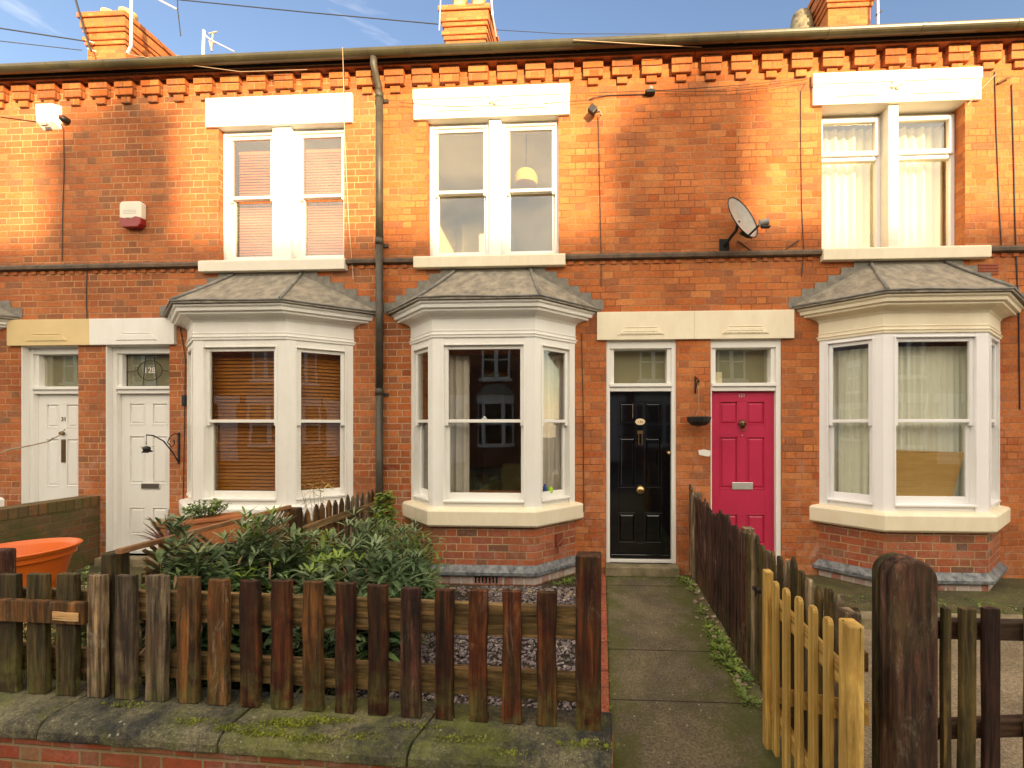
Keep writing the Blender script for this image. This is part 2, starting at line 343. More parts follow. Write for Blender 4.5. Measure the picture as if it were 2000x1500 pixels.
# ------------------------------------------------------------------ mesh building
WO = {}
def tag(o, label=None, cat=None, group=None, kind=None):
    if label: o['label'] = label
    if cat: o['category'] = cat
    if group: o['group'] = group
    if kind: o['kind'] = kind
    return o
def empty(name, loc, label, cat, group=None):
    o = bpy.data.objects.new(name, None); o.empty_display_size = .2; COL.objects.link(o)
    o.location = loc; WO[o] = Vector(loc); tag(o, label, cat, group); return o
class Fr:       # local frame: u along, w outward, z up
    def __init__(s, A, B):
        s.A = Vector((A[0], A[1], 0)); t = Vector((B[0] - A[0], B[1] - A[1], 0)); s.L = t.length; s.t = t.normalized()
        s.n = Vector((s.t.y, -s.t.x, 0))
    def __call__(s, u, w, z): return s.A + s.t * u + s.n * w + Vector((0, 0, z))
IDF = lambda x, y, z: Vector((x, y, z))
class MB:
    def __init__(s): s.v = []; s.f = []
    def add(s, vs, fs):
        k = len(s.v); s.v += [Vector(a) for a in vs]; s.f += [tuple(i + k for i in q) for q in fs]; return s
    def box(s, a0, a1, b0, b1, c0, c1, fr=IDF):
        if a0 > a1: a0, a1 = a1, a0
        if b0 > b1: b0, b1 = b1, b0
        vs = [fr(x, y, z) for z in (c0, c1) for x, y in ((a0, b0), (a1, b0), (a1, b1), (a0, b1))]
        fs = [(3, 2, 1, 0), (4, 5, 6, 7), (0, 1, 5, 4), (1, 2, 6, 5), (2, 3, 7, 6), (3, 0, 4, 7)]
        if isinstance(fr, Fr): fs = [q[::-1] for q in fs]
        return s.add(vs, fs)
    def prism(s, pts, z0, z1):
        n = len(pts); vs = [(x, y, z0) for x, y in pts] + [(x, y, z1) for x, y in pts]
        fs = [tuple(range(n - 1, -1, -1)), tuple(range(n, 2 * n))] + [(i, (i + 1) % n, n + (i + 1) % n, n + i) for i in range(n)]
        return s.add(vs, fs)
    def extr(s, pts, fn, w0, w1):     # outline pts (u,z) extruded between w0 and w1
        n = len(pts); vs = [fn(u, w0, z) for u, z in pts] + [fn(u, w1, z) for u, z in pts]
        fs = [tuple(range(n - 1, -1, -1)), tuple(range(n, 2 * n))] + [(i, (i + 1) % n, n + (i + 1) % n, n + i) for i in range(n)]
        return s.add(vs, fs)
    def quad(s, a, b, c, d): return s.add([a, b, c, d], [(0, 1, 2, 3)])
    def frust(s, u0, u1, z0, z1, wa, wb, ins, fr):
        vs = [fr(u0, wa, z0), fr(u1, wa, z0), fr(u1, wa, z1), fr(u0, wa, z1), fr(u0 + ins, wb, z0 + ins), fr(u1 - ins, wb, z0 + ins), fr(u1 - ins, wb, z1 - ins), fr(u0 + ins, wb, z1 - ins)]
        return s.add(vs, [(0, 1, 5, 4), (1, 2, 6, 5), (2, 3, 7, 6), (3, 0, 4, 7), (4, 5, 6, 7)])
    def tube(s, pts, r, n=8, r2=None):
        pts = [Vector(p) for p in pts]; k0 = len(s.v); m = len(pts)
        prev = None
        for i, p in enumerate(pts):
            d = (pts[min(i + 1, m - 1)] - pts[max(i - 1, 0)]).normalized()
            a = prev if prev is not None else (Vector((0, 0, 1)) if abs(d.z) < .9 else Vector((1, 0, 0)))
            e = (a - d * a.dot(d)); e = e.normalized() if e.length > 1e-6 else Vector((1, 0, 0)).cross(d).normalized()
            prev = e; g = d.cross(e)
            rr = r if r2 is None else r + (r2 - r) * i / (m - 1)
            for j in range(n):
                th = 2 * math.pi * j / n; s.v.append(p + (e * math.cos(th) + g * math.sin(th)) * rr)
        for i in range(m - 1):
            for j in range(n):
                a = k0 + i * n + j; b = k0 + i * n + (j + 1) % n
                s.f.append((a, b, b + n, a + n))
        s.f.append(tuple(k0 + j for j in range(n - 1, -1, -1))); s.f.append(tuple(k0 + (m - 1) * n + j for j in range(n)))
        return s
    def lathe(s, prof, c, n=24, axis='Z', sx=1, sy=1):
        k0 = len(s.v)
        for r, z in prof:
            for j in range(n):
                th = 2 * math.pi * j / n; a, b = r * math.cos(th) * sx, r * math.sin(th) * sy
                s.v.append(Vector(c) + (Vector((a, b, z)) if axis == 'Z' else Vector((a, -z, b))))
        for i in range(len(prof) - 1):
            for j in range(n):
                a = k0 + i * n + j; b = k0 + i * n + (j + 1) % n
                s.f.append((a, b, b + n, a + n))
        return s
    def build(s, name, mat, parent=None, loc=None, smooth=False, bevel=0, segs=2, jitter=0, label=None):
        base = WO[parent] if parent is not None else Vector((0, 0, 0))
        if loc is None:
            if parent is not None: loc = base
            else:
                xs = [v.x for v in s.v]; ys = [v.y for v in s.v]; zs = [v.z for v in s.v]
                loc = Vector(((min(xs) + max(xs)) / 2, (min(ys) + max(ys)) / 2, min(zs)))
        loc = Vector(loc)
        me = bpy.data.meshes.new(name)
        me.from_pydata([tuple(v - loc) for v in s.v], [], s.f); me.update()
        uvl = me.uv_layers.new(name='UVMap')
        for poly in me.polygons:
            n = poly.normal
            if abs(n.z) > .75: t, bt = Vector((1, 0, 0)), Vector((0, 1, 0))
            else: t = Vector((-n.y, n.x, 0)).normalized(); bt = Vector((0, 0, 1))
            for li in poly.loop_indices:
                co = me.vertices[me.loops[li].vertex_index].co + loc
                uvl.data[li].uv = (co.dot(t), co.dot(bt))
            poly.use_smooth = smooth
        me.materials.append(M[mat] if isinstance(mat, str) else mat)
        o = bpy.data.objects.new(name, me); COL.objects.link(o)
        if parent is not None: o.parent = parent
        o.location = loc - base; WO[o] = loc
        if bevel:
            bv = o.modifiers.new('Bevel', 'BEVEL'); bv.width = bevel; bv.segments = segs; bv.limit_method = 'ANGLE'; bv.angle_limit = R(40)
        if label: o['label'] = label
        return o
FACE = Fr((0, 0), (1, 0))    # facade frame: u = X, w = proud of the wall

def text_mesh(txt, size, fn, name, mat, parent, depth=.003, bold=False):
    cu = bpy.data.curves.new('t', 'FONT'); cu.body = txt; cu.size = size; cu.extrude = depth; cu.align_x = 'CENTER'; cu.align_y = 'CENTER'
    if bold: cu.offset = size * .02
    ob = bpy.data.objects.new('t', cu); COL.objects.link(ob)
    dg = bpy.context.evaluated_depsgraph_get(); me = ob.evaluated_get(dg).to_mesh()
    mb = MB(); mb.add([fn(v.co.x, v.co.z, v.co.y) for v in me.vertices], [tuple(p.vertices) for p in me.polygons])
    ob.evaluated_get(dg).to_mesh_clear(); bpy.data.objects.remove(ob); bpy.data.curves.remove(cu)
    return mb.build(name, mat, parent)

# ------------------------------------------------------------------ wall levels (metres)
Z_TOP, Z_L0, Z_L1, Z_S0, Z_S1 = 6.32, 5.575, 5.94, 3.73, 3.885
DL0, DL1 = 2.83, 3.165
BD = .43                                   # depth of the bays

def offset_plan(b, o):
    xw0, xf0, xf1, xw1 = b
    def side(xw, xf, sgn):
        dx, dy = xf - xw, -BD; L = math.hypot(dx, dy); nx, ny = (dy / L, -dx / L) if sgn < 0 else (-dy / L, dx / L)
        # outward normal
        if sgn < 0: nx, ny = -abs(dy) / L, -abs(dx) / L
        else: nx, ny = abs(dy) / L, -abs(dx) / L
        # offset line point and direction
        px_, py_ = xw + nx * o, ny * o
        ux, uy = dx / L, dy / L
        t_front = (-(BD + o) - py_) / uy; fx = px_ + ux * t_front
        t_wall = (.02 - py_) / uy; wx = px_ + ux * t_wall
        return wx, fx
    w0, f0 = side(xw0, xf0, -1); w1, f1 = side(xw1, xf1, 1)
    return [(w0, .02), (f0, -(BD + o)), (f1, -(BD + o)), (w1, .02)]
def loft(mb, b, prof, cap_top=False, cap_bot=False):
    k0 = len(mb.v)
    for o, z in prof:
        for x, y in offset_plan(b, o): mb.v.append(Vector((x, y, z)))
    for i in range(len(prof) - 1):
        for j in range(3):
            a = k0 + i * 4 + j; mb.f.append((a, a + 1, a + 5, a + 4))
    if cap_top: a = k0 + (len(prof) - 1) * 4; mb.f.append((a, a + 1, a + 2, a + 3))
    if cap_bot: mb.f.append((k0 + 3, k0 + 2, k0 + 1, k0))

def sash_pair(part, fr, u0, u1, z0, z1, zm, w, mat, glass='glass', horns=True, bar=.042, bot=.075, wname='sash'):
    """two sliding sashes in the opening; upper one outermost"""
    for k, (a, b_, ww) in enumerate(((zm - .018, z1, w), (z0, zm + .018, w - .045))):
        mb = MB(); t = .038
        br = .036 if k == 0 else bot; tr = bar if k == 0 else .036
        mb.box(u0, u0 + bar, ww - t, ww, a - (.035 if k == 0 and horns else 0), b_, fr); mb.box(u1 - bar, u1, ww - t, ww, a - (.035 if k == 0 and horns else 0), b_, fr)
        mb.box(u0 + bar, u1 - bar, ww - t + .002, ww - .002, a, a + br, fr); mb.box(u0 + bar, u1 - bar, ww - t + .002, ww - .002, b_ - tr, b_, fr)
        sh = mb.build('sash', mat, part, bevel=.004)
        MB().box(u0 + bar - .004, u1 - bar + .004, ww - t * .55, ww - t * .55 + .004, a + br - .004, b_ - tr + .004, fr).build('pane', glass, part)
    return

def box_frame(mb, fr, u0, u1, z0, z1, w0, w1, s=.045, top=.045, bot=.05, sl=None, sr=None):
    sl = s if sl is None else sl; sr = s if sr is None else sr
    mb.box(u0, u0 + sl, w0, w1, z0, z1, fr); mb.box(u1 - sr, u1, w0, w1, z0, z1, fr)
    mb.box(u0 + sl, u1 - sr, w0 + .001, w1 - .003, z1 - top, z1, fr); mb.box(u0 + sl, u1 - sr, w0 + .001, w1 + .012, z0, z0 + bot, fr)

def pleats(x0, x1, z0, z1, fn, amp=.02, pitch=.09, seed=1, th=.004, nz=5):
    r_ = random.Random(seed); mb = MB(); n = max(6, int((x1 - x0) / pitch * 8)); ph = r_.random() * 6
    rows = []
    for k in range(nz + 1):
        z = z0 + (z1 - z0) * k / nz; spread = 1 + .25 * (1 - k / nz)
        rows.append([(x0 + (x1 - x0) * i / n, amp * spread * (math.sin(2 * math.pi * (x1 - x0) * i / n / pitch + ph) + .5 * math.sin(2 * math.pi * (x1 - x0) * i / n / pitch * .43 + ph * 2)), z) for i in range(n + 1)])
    for off in (0, th):
        k0 = len(mb.v)
        for rw in rows: mb.v += [fn(u, w + off, z) for u, w, z in rw]
        for k in range(nz):
            for i in range(n):
                a = k0 + k * (n + 1) + i; mb.f.append((a, a + 1, a + n + 2, a + n + 1))
    return mb

# ------------------------------------------------------------------ doors
def panel_door(parent, u0, u1, z0, z1, w, mat, rows, name='door'):
    """rows: list of (z_bottom, z_top) panel rows; two columns"""
    mb = MB(); t = .045; st = .105; mid = .1; um = (u0 + u1) / 2
    mb.box(u0, u0 + st, w - t, w, z0, z1, FACE); mb.box(u1 - st, u1, w - t, w, z0, z1, FACE)
    edges = [z0] + [e for r_ in rows for e in r_] + [z1]
    for i in range(0, len(edges), 2):
        mb.box(u0 + st, u1 - st, w - t + .001, w - .0005, edges[i], edges[i + 1], FACE)
    for (a, b_) in rows:
        mb.box(um - mid / 2, um + mid / 2, w - t + .001, w - .001, a, b_, FACE)
        for (p, q) in ((u0 + st, um - mid / 2), (um + mid / 2, u1 - st)):
            mb.quad(FACE(p, w - .016, a), FACE(q, w - .016, a), FACE(q, w - .016, b_), FACE(p, w - .016, b_))
            # sloping bead round the recess then a raised field
            mb.frust(p + .001, q - .001, a + .001, b_ - .001, w - .0155, w - .0155, .012, FACE)
            mb.frust(p + .022, q - .022, a + .022, b_ - .022, w - .015, w - .002, .02, FACE)
            for (c0, c1, d0, d1) in ((p, p + .012, a, b_), (q - .012, q, a, b_)):
                mb.box(c0, c1, w - .02, w + .004, d0, d1, FACE)
            for (d0, d1) in ((a, a + .012), (b_ - .012, b_)):
                mb.box(p + .012, q - .012, w - .02, w + .004, d0, d1, FACE)
    return mb.build(name, mat, parent, bevel=.002, segs=1)

# ------------------------------------------------------------------ the terraced houses
PITCH = .352; DEN0 = Xw(1139, .07)
def terraced_house(P):
    x0, x1 = P['x']; H = empty('terraced_house', ((x0 + x1) / 2, 0, 0), P['label'], 'house', 'brick terraced houses of the row')
    BM = P['brick']; dx0, dx1 = P['door']; bw = P['bay']; o0, o1 = P['open']; l0, l1 = P['lint']; s0, s1 = P['sill']
    bh0, bh1 = bw[0] + .12, bw[3] - .12
    # front wall with openings -------------------------------------------------
    holes = [(dx0, dx1, .12, DL0), (o0, o1, Z_S1, Z_L0), (bh0, bh1, .95, 2.72)]
    xs = sorted({x0, x1, dx0, dx1, o0, o1, bh0, bh1}); zs = sorted({-.3, .12, .95, 2.72, DL0, Z_S1, Z_L0, Z_TOP + .1})
    mb = MB()
    for i in range(len(xs) - 1):
        for j in range(len(zs) - 1):
            cx, cz = (xs[i] + xs[i + 1]) / 2, (zs[j] + zs[j + 1]) / 2
            if any(a < cx < b and c < cz < d for a, b, c, d in holes): continue
            mb.quad((xs[i], 0, zs[j]), (xs[i + 1], 0, zs[j]), (xs[i + 1], 0, zs[j + 1]), (xs[i], 0, zs[j + 1]))
            mb.quad((xs[i + 1], .3, zs[j]), (xs[i], .3, zs[j]), (xs[i], .3, zs[j + 1]), (xs[i + 1], .3, zs[j + 1]))
    for a, b, c, d in holes:
        mb.quad((a, 0, c), (a, 0, d), (a, .3, d), (a, .3, c)); mb.quad((b, .3, c), (b, .3, d), (b, 0, d), (b, 0, c))
        mb.quad((a, 0, c), (a, .3, c), (b, .3, c), (b, 0, c)); mb.quad((a, .3, d), (a, 0, d), (b, 0, d), (b, .3, d))
    mb.build('wall', BM, H)
    # cornice: band over stepped dentils -----------------------------------------
    mb = MB(); e = .0015
    mb.box(x0 + e, x1 - e, 0, .095, 6.205, 6.285, FACE); mb.box(x0 + e, x1 - e, 0, .12, 6.287, 6.38, FACE)
    i0 = int(math.floor((x0 - DEN0) / PITCH)) - 1
    for i in range(i0, i0 + 16):
        a = DEN0 + i * PITCH
        if a < x0 + .01 or a + .25 > x1 + .05: continue
        a += rnd.uniform(-.006, .006); j = rnd.uniform(-.004, .004)
        mb.box(a, a + .245, 0, .062 + j, 6.108, 6.2, FACE); mb.box(a + .003, a + .243, 0, .054 + j, 6.01, 6.102, FACE)
        mb.box(a + .06, a + .185, 0, .03, 5.925, 6.004, FACE)
    mb.build('brick_cornice', P.get('cornice', 'brick_c'), H, bevel=.004, segs=1)
    # string course -------------------------------------------------------------
    for a, b in ((x0 + e, s0), (s1, x1 - e)):
        if b - a < .03: continue
        mb = MB(); m2 = MB()
        mb.extr([(0, 3.795), (.05, 3.81), (.052, 3.845), (.03, 3.875), (0, 3.885)], lambda u, w, z: Vector((w, -u, z)), a, b)
        k = int((b - a) / .13)
        for i in range(k):
            m2.box(a + .03 + i * .13, a + .09 + i * .13, 0, .014, 3.752, 3.792, FACE)
        mb.build('string_course', 'string', H, bevel=.003, segs=1)
        if k: m2.build('small_dentils', P.get('cornice', 'brick_c'), H)
    # upper window ----------------------------------------------------------------
    wm = P['win_mat']; xm = P['mull']; mh = P.get('mh', .075)
    mb = MB(); rec = -.09
    if P['wstyle'] == 'sash':
        mb.box(xm - mh, xm + mh, -.16, -.012, Z_S1, Z_L0, FACE)
        for a, b in ((o0, xm - mh), (xm + mh, o1)): box_frame(mb, FACE, a, b, Z_S1 + .001, Z_L0 - .001, -.19, rec + .02, s=.05, top=.05, bot=.03)
        wd = mb.build('window', wm, H, bevel=.005)
        for a, b in ((o0 + .05, xm - mh - .05), (xm + mh + .05, o1 - .05)):
            sash_pair(wd, FACE, a, b, Z_S1 + .03, Z_L0 - .05, 4.735, rec - .005, wm)
    else:
        mb.box(xm - mh, xm + mh, -.2, -.006, Z_S1, Z_L0, FACE)
        wd = mb.build('window', 'cream_pale', H, bevel=.01)
        for a, b in ((o0, xm - mh), (xm + mh, o1)):
            mb = MB(); box_frame(mb, FACE, a, b, Z_S1 + .001, Z_L0 - .03, -.22, -.15, s=.05, top=.05, bot=.06)
            zt = 5.05; mb.box(a + .05, b - .05, -.215, -.15, zt - .04, zt + .005, FACE)
            mb.build('window_frame', 'upvc', wd, bevel=.005)
            mb = MB(); box_frame(mb, FACE, a + .03, b - .03, zt + .005, Z_L0 - .065, -.18, -.125, s=.045, top=.045, bot=.05)
            mb.build('top_light', 'upvc', wd, bevel=.006)
            MB().box(a + .07, b - .07, -.16, -.155, zt + .05, Z_L0 - .11, FACE).build('pane', 'glass', wd)
            MB().box(a + .045, b - .045, -.19, -.185, Z_S1 + .055, zt - .035, FACE).build('pane', 'glass', wd)
    lm = P['lint_mat']
    mb = MB(); mb.box(l0, l1, -.3, .035, Z_L0 - .002, Z_L1, FACE)
    if P.get('carved', True):
        mb.box(l0 - .005, l1 + .005, 0, .05, Z_L1 - .13, Z_L1 - .001, FACE); mb.box(l0, l1, 0, .042, Z_L1 - .165, Z_L1 - .132, FACE)
        for c in ((l0 + xm) / 2 + .04, (l1 + xm) / 2 - .04):
            mb.extr([(c - .24, 5.66), (c + .24, 5.66), (c + .18, 5.715), (c - .18, 5.715)], FACE, .036, .046)
            for q in range(12): mb.box(c - .2 + q * .034, c - .18 + q * .034, .03, .052, 5.668, 5.69, FACE)
        mb.lathe([(.0, .066), (.03, .064), (.045, .05), (.05, .036)], (xm, 0, Z_L1 - .16), 10, 'Y')
        for q in range(5):
            th = q * 1.2566; mb.lathe([(0, .066), (.02, .06), (.026, .04)], (xm + .05 * math.cos(th), 0, Z_L1 - .16 + .05 * math.sin(th)), 8, 'Y')
    mb.build('window_lintel', lm, H, bevel=.008)
    mb = MB(); mb.extr([(-.3, Z_S0), (.075, Z_S0), (.078, Z_S1 - .03), (.06, Z_S1 - .012), (-.3, Z_S1 + .002)], lambda u, w, z: Vector((w, -u, z)), s0, s1)
    mb.build('window_sill', P['sill_mat'], H, bevel=.006)
    # door ------------------------------------------------------------------------
    dr = P.get('drec', -.11); dm = 'white'; fl, frr = P.get('dframe', (.035, .035))
    mb = MB()
    zt = 2.21
    mb.box(dx0, dx0 + fl, -.24, dr + .06, .12, DL0, FACE); mb.box(dx1 - frr, dx1, -.24, dr + .06, .12, DL0, FACE)
    mb.box(dx0 + fl, dx1 - frr, -.23, dr + .058, DL0 - .1, DL0 - .001, FACE)
    mb.box(dx0 + fl, dx1 - frr, -.23, dr + .05, zt, zt + .055, FACE); mb.box(dx0 + fl, dx1 - frr, -.23, dr + .075, zt + .055, zt + .095, FACE)
    mb.box(dx0 + fl, dx0 + fl + .05, -.2, dr + .035, zt + .095, DL0 - .1, FACE); mb.box(dx1 - frr - .05, dx1 - frr, -.2, dr + .035, zt + .095, DL0 - .1, FACE)
    mb.box(dx0 + fl, dx1 - frr, -.23, dr + .045, .12, .16, FACE)
    if P.get('reveal'):
        mb.box(dx0 + .001, dx0 + .012, dr + .06, .004, .12, DL0 - .001, FACE); mb.box(dx0 + .012, dx1, dr + .06, -.002, DL0 - .012, DL0 - .001, FACE)
    df = mb.build('door_frame', dm, H, bevel=.004)
    a, b = dx0 + fl + .05, dx1 - frr - .05
    MB().box(a - .005, b + .005, -.16, -.155, zt + .09, DL0 - .095, FACE).build('fanlight', 'glass', df)
    MB().box(a - .02, b + .02, -.19, -.185, zt + .07, DL0 - .08, FACE).build('frosted_film', 'frosted', df)
    P['fan'] = (df, a, b, zt + .095, DL0 - .1)
    rows = P.get('rows', [(.35, .72), (1.02, 1.66), (1.80, 2.09)])
    dd = panel_door(H, dx0 + fl, dx1 - frr, .162, zt - .002, dr, P['door_mat'], rows)
    um = (dx0 + fl + dx1 - frr) / 2
    P['doorobj'] = (dd, um, dr)
    mb = MB(); mb.box(dx0 - .01, dx1 + .02, -.3, .13, .0, .12, FACE); mb.build('door_step', 'sandstone', H, bevel=.015)
    # door lintel (half of the shared one)
    d0, d1 = P['dlint']
    mb = MB(); mb.box(d0, d1, -.1, .035, DL0 - .002, DL1, FACE)
    c = um + P.get('dshift', 0)
    mb.extr([(c - .28, DL0 + .055), (c + .28, DL0 + .055), (c + .21, DL0 + .125), (c - .21, DL0 + .125)], FACE, .034, .043)
    mb.extr([(c - .2, DL0 + .14), (c + .2, DL0 + .14), (c + .18, DL0 + .152), (c - .18, DL0 + .152)], FACE, .034, .041)
    if P.get('dotted'):
        for q in range(16): mb.box(c - .24 + q * .031, c - .222 + q * .031, .04, .05, DL0 + .064, DL0 + .08, FACE)
        for q in range(13): mb.box(c - .195 + q * .031, c - .177 + q * .031, .04, .05, DL0 + .09, DL0 + .105, FACE)
    mb.build('door_lintel', P['dlint_mat'], H, bevel=.008)
    # bay ----------------------------------------------------------------------------
    zg0, zg1, zb, zh = 1.02, P.get('zg1', 2.66), .87, 2.75
    pts = offset_plan(bw, 0)
    mb = MB(); loft(mb, bw, [(0, -.2), (0, .70)]); mb.build('bay_base', 'brick_base', H)
    mb = MB(); loft(mb, bw, [(.002, .0), (.003, .1)]); mb.build('bay_foot', 'brick_white', H)
    mb = MB(); loft(mb, bw, [(.004, .105), (.055, .105), (.055, .145), (.002, .215)]); mb.build('plinth', 'blue_brick', H, bevel=.006, segs=1)
    mb = MB(); loft(mb, bw, [(-.02, .65), (.05, .65), (.075, .675), (.078, .83), (.06, .85), (-.06, .885)], cap_bot=False)
    mb.build('bay_sill', P['ledge_mat'], H, bevel=.006)
    fm = P['bay_mat']
    bay = MB()
    facets = []
    for k in range(3):
        A, B = (pts[k][0], pts[k][1]), (pts[k + 1][0], pts[k + 1][1])
        if k == 0: A = (bw[0], 0)
        if k == 2: B = (bw[3], 0)
        fr = Fr(A, B); L = fr.L; facets.append(fr); z = .86 + .002 * k
        pl = .13 if k == 1 else (.095 if k == 0 else .10); pr = .13 if k == 1 else (.10 if k == 0 else .095)
        if P.get('wide'): pl += .0; pr += .0
        bay.box(0, pl, -.11, 0, z, zh + .05, fr); bay.box(L - pr, L, -.11, 0, z, zh + .05, fr)
        bay.box(pl, L - pr, -.105, -.004, zg1 + .045, zh + .05, fr); bay.box(pl, L - pr, -.105, -.012, z, zg0 - .075, fr)
        # moulded architrave round the sash opening
        bay.box(pl - .018, pl, 0, .012, zg0 - .08, zg1 + .06, fr); bay.box(L - pr, L - pr + .018, 0, .012, zg0 - .08, zg1 + .06, fr)
        bay.box(pl, L - pr, -.004, .012, zg1 + .045, zg1 + .06, fr)
        bay.box(pl - .01, L - pr + .01, -.012, .022, zg0 - .1, zg0 - .078, fr)
    bo = bay.build('bay_window', fm, H, bevel=.004)
    for k, fr in enumerate(facets):
        pl = .13 if k == 1 else (.095 if k == 0 else .10); pr = .13 if k == 1 else (.10 if k == 0 else .095)
        sash_pair(bo, fr, pl, fr.L - pr, zg0 - .076, zg1 + .045, 1.845, -.022, fm, 'glass_bay')
    if P.get('catch'):
        mb = MB(); fr = facets[1]; mb.box(fr.L / 2 - .03, fr.L / 2 + .03, -.055, -.03, 1.865, 1.88, fr); mb.lathe([(.0, .02), (.012, .018), (.014, .0)], fr(fr.L / 2, -.04, 1.88), 10)
        mb.build('sash_catch', 'chrome', bo)
    mb = MB()
    loft(mb, bw, [(.0, 2.79), (.012, 2.795), (.014, 2.82), (.022, 2.825), (.022, 2.835), (.006, 2.84), (.006, 2.865), (.012, 2.867), (.012, 2.878), (.004, 2.88), (.004, 3.0), (.02, 3.03), (.07, 3.06), (.12, 3.07), (.122, 3.095), (.15, 3.10), (.155, 3.135), (.175, 3.15), (.178, 3.17), (.1, 3.172)])
    mb.build('bay_cornice', P.get('corn_mat', fm), H, bevel=.002, segs=1)
    ev = offset_plan(bw, .2); ev2 = offset_plan(bw, .195)
    tx0, tx1 = bw[1] + .12, bw[2] - .12
    ev[0] = (ev[0][0], -.001); ev[3] = (ev[3][0], -.001)
    E = [Vector((x, y, 3.205)) for x, y in ev]; E2 = [Vector((x, y, 3.174)) for x, y in ev]
    T1, T2 = Vector((tx0, -.001, 3.70)), Vector((tx1, -.001, 3.70))
    mb = MB(); n = 6
    mb.add([E[0], E[1], T1], [(0, 1, 2)]); mb.add([E[2], E[3], T2], [(0, 1, 2)])
    # front slope in strips with a slight sag
    for i in range(n):
        for j in range(n):
            def q(a, c):
                p = (E[1].lerp(E[2], a)).lerp(T1.lerp(T2, a), c); p.z += -.012 * math.sin(math.pi * c) + .004 * math.sin(7 * a + 3 * c + x0); return p
            mb.quad(q(i / n, j / n), q((i + 1) / n, j / n), q((i + 1) / n, (j + 1) / n), q(i / n, (j + 1) / n))
    for i in range(3): mb.quad(E2[i], E2[i + 1], E[i + 1], E[i])
    mb.add([E2[0], E2[1], E2[2], E2[3]], [(3, 2, 1, 0)])
    rf = mb.build('bay_roof', 'felt', H)
    mb = MB()
    for a, b in ((E[1], T1), (E[2], T2)):
        d = (b - a); mb.tube([a + Vector((0, 0, .006)), a.lerp(b, .5) + Vector((0, 0, .004)), b + Vector((0, -.012, .004))], .019, 8)
    mb.tube([E[1] + Vector((0, 0, -.004)), E[1].lerp(E[2], .33) + Vector((0, 0, .006)), E[1].lerp(E[2], .66) + Vector((0, 0, -.006)), E[2] + Vector((0, 0, -.004))], .013, 6)
    mb.tube([E[0], E[1]], .013, 6); mb.tube([E[2], E[3]], .013, 6)
    mb.build('hip_roll', 'lead', rf, smooth=True)
    mb = MB()
    for sgn, ex, tx in ((-1, E[0].x, tx0), (1, E[3].x, tx1)):
        k = 6
        for i in range(k):
            za = 3.20 + (.5 / k) * i; zb_ = za + .5 / k; xa = ex + (tx - ex) * i / k; xb = ex + (tx - ex) * (i + 1) / k
            j = rnd.uniform(-.012, .012)
            pl_ = [(xa + sgn * -.02, za - .02), (xb, zb_ - .02), (xb - sgn * -.0, zb_ + .05 + j), (xa + sgn * .035, zb_ + .045 + j), (xa + sgn * .05, za + .0)]
            if sgn > 0: pl_ = pl_
            mb.extr(pl_, FACE, .002 + .002 * i, .006 + .002 * i)
    mb.box(tx0, tx1, .002, .01, 3.69, 3.725, FACE)
    mb.build('stepped_flashing', 'flash', rf)
    # interior rooms --------------------------------------------------------------
    def room(a, b, c, d, z0_, z1_, wallm, nm):
        m_ = MB()
        m_.quad((a, c, z0_), (a, d, z0_), (a, d, z1_), (a, c, z1_)); m_.quad((b, d, z0_), (b, c, z0_), (b, c, z1_), (b, d, z1_))
        m_.quad((a, d, z0_), (b, d, z0_), (b, d, z1_), (a, d, z1_)); m_.quad((a, c, z1_), (b, c, z1_), (b, d, z1_), (a, d, z1_))
        m_.quad((a, c, z0_), (a, d, z0_), (b, d, z0_), (b, c, z0_))
        return m_.build(nm, wallm, H)
    ga, gb = min(bw[0] - .1, bh0), max(bw[3] + .1, bh1)
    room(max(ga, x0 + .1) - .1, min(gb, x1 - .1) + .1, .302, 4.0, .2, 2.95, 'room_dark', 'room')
    room(x0 + .12, x1 - .12, .302, 2.5, 3.2, 5.9, 'room', 'room')
    # party walls, back wall and roof
    mb = MB(); mb.quad((x0 + .03, 8.2, -.3), (x0 + .03, .3, -.3), (x0 + .03, .3, Z_TOP), (x0 + .03, 8.2, Z_TOP)); mb.quad((x1 - .03, .3, -.3), (x1 - .03, 8.2, -.3), (x1 - .03, 8.2, Z_TOP), (x1 - .03, .3, Z_TOP))
    mb.quad((x1 - .03, 8.2, -.3), (x0 + .03, 8.2, -.3), (x0 + .03, 8.2, Z_TOP), (x1 - .03, 8.2, Z_TOP))
    mb.build('party_wall', BM, H)
    mb = MB(); mb.extr([(.2, 6.30), (-4.1, 9.2), (-8.4, 6.30), (-8.4, 6.24), (-4.1, 9.12), (.2, 6.23)], lambda u, w, z: Vector((w, -u, z)), x0 + .001, x1 - .001)
    mb.build('roof', 'slate', H)
    # gutter
    mb = MB(); n = 10; prof = [( .205 + .060 * math.cos(math.pi * (1 + i / n)), 6.275 + .060 * math.sin(math.pi * (1 + i / n))) for i in range(n + 1)]
    prof = [(.145, 6.285)] + prof + [(.265, 6.287)]; prof2 = [(p + (.205 - p) * .07, z + .004) for p, z in prof[::-1]]
    mb.extr(prof + prof2, lambda u, w, z: Vector((w, -u, z)), x0, x1)
    x = x0 + .45
    while x < x1:
        pr = [(.205 + .064 * math.cos(math.pi * (1 + i / n)), 6.275 + .064 * math.sin(math.pi * (1 + i / n))) for i in range(n + 1)]
        mb.extr(pr, lambda u, w, z: Vector((w, -u, z)), x - .016, x + .016); x += 1.02
    mb.build('gutter', 'gutter', H)
    MB().box(x0 + .001, x1 - .001, .121, .135, 6.215, 6.33, FACE).build('fascia', 'soffit', H)
    return H

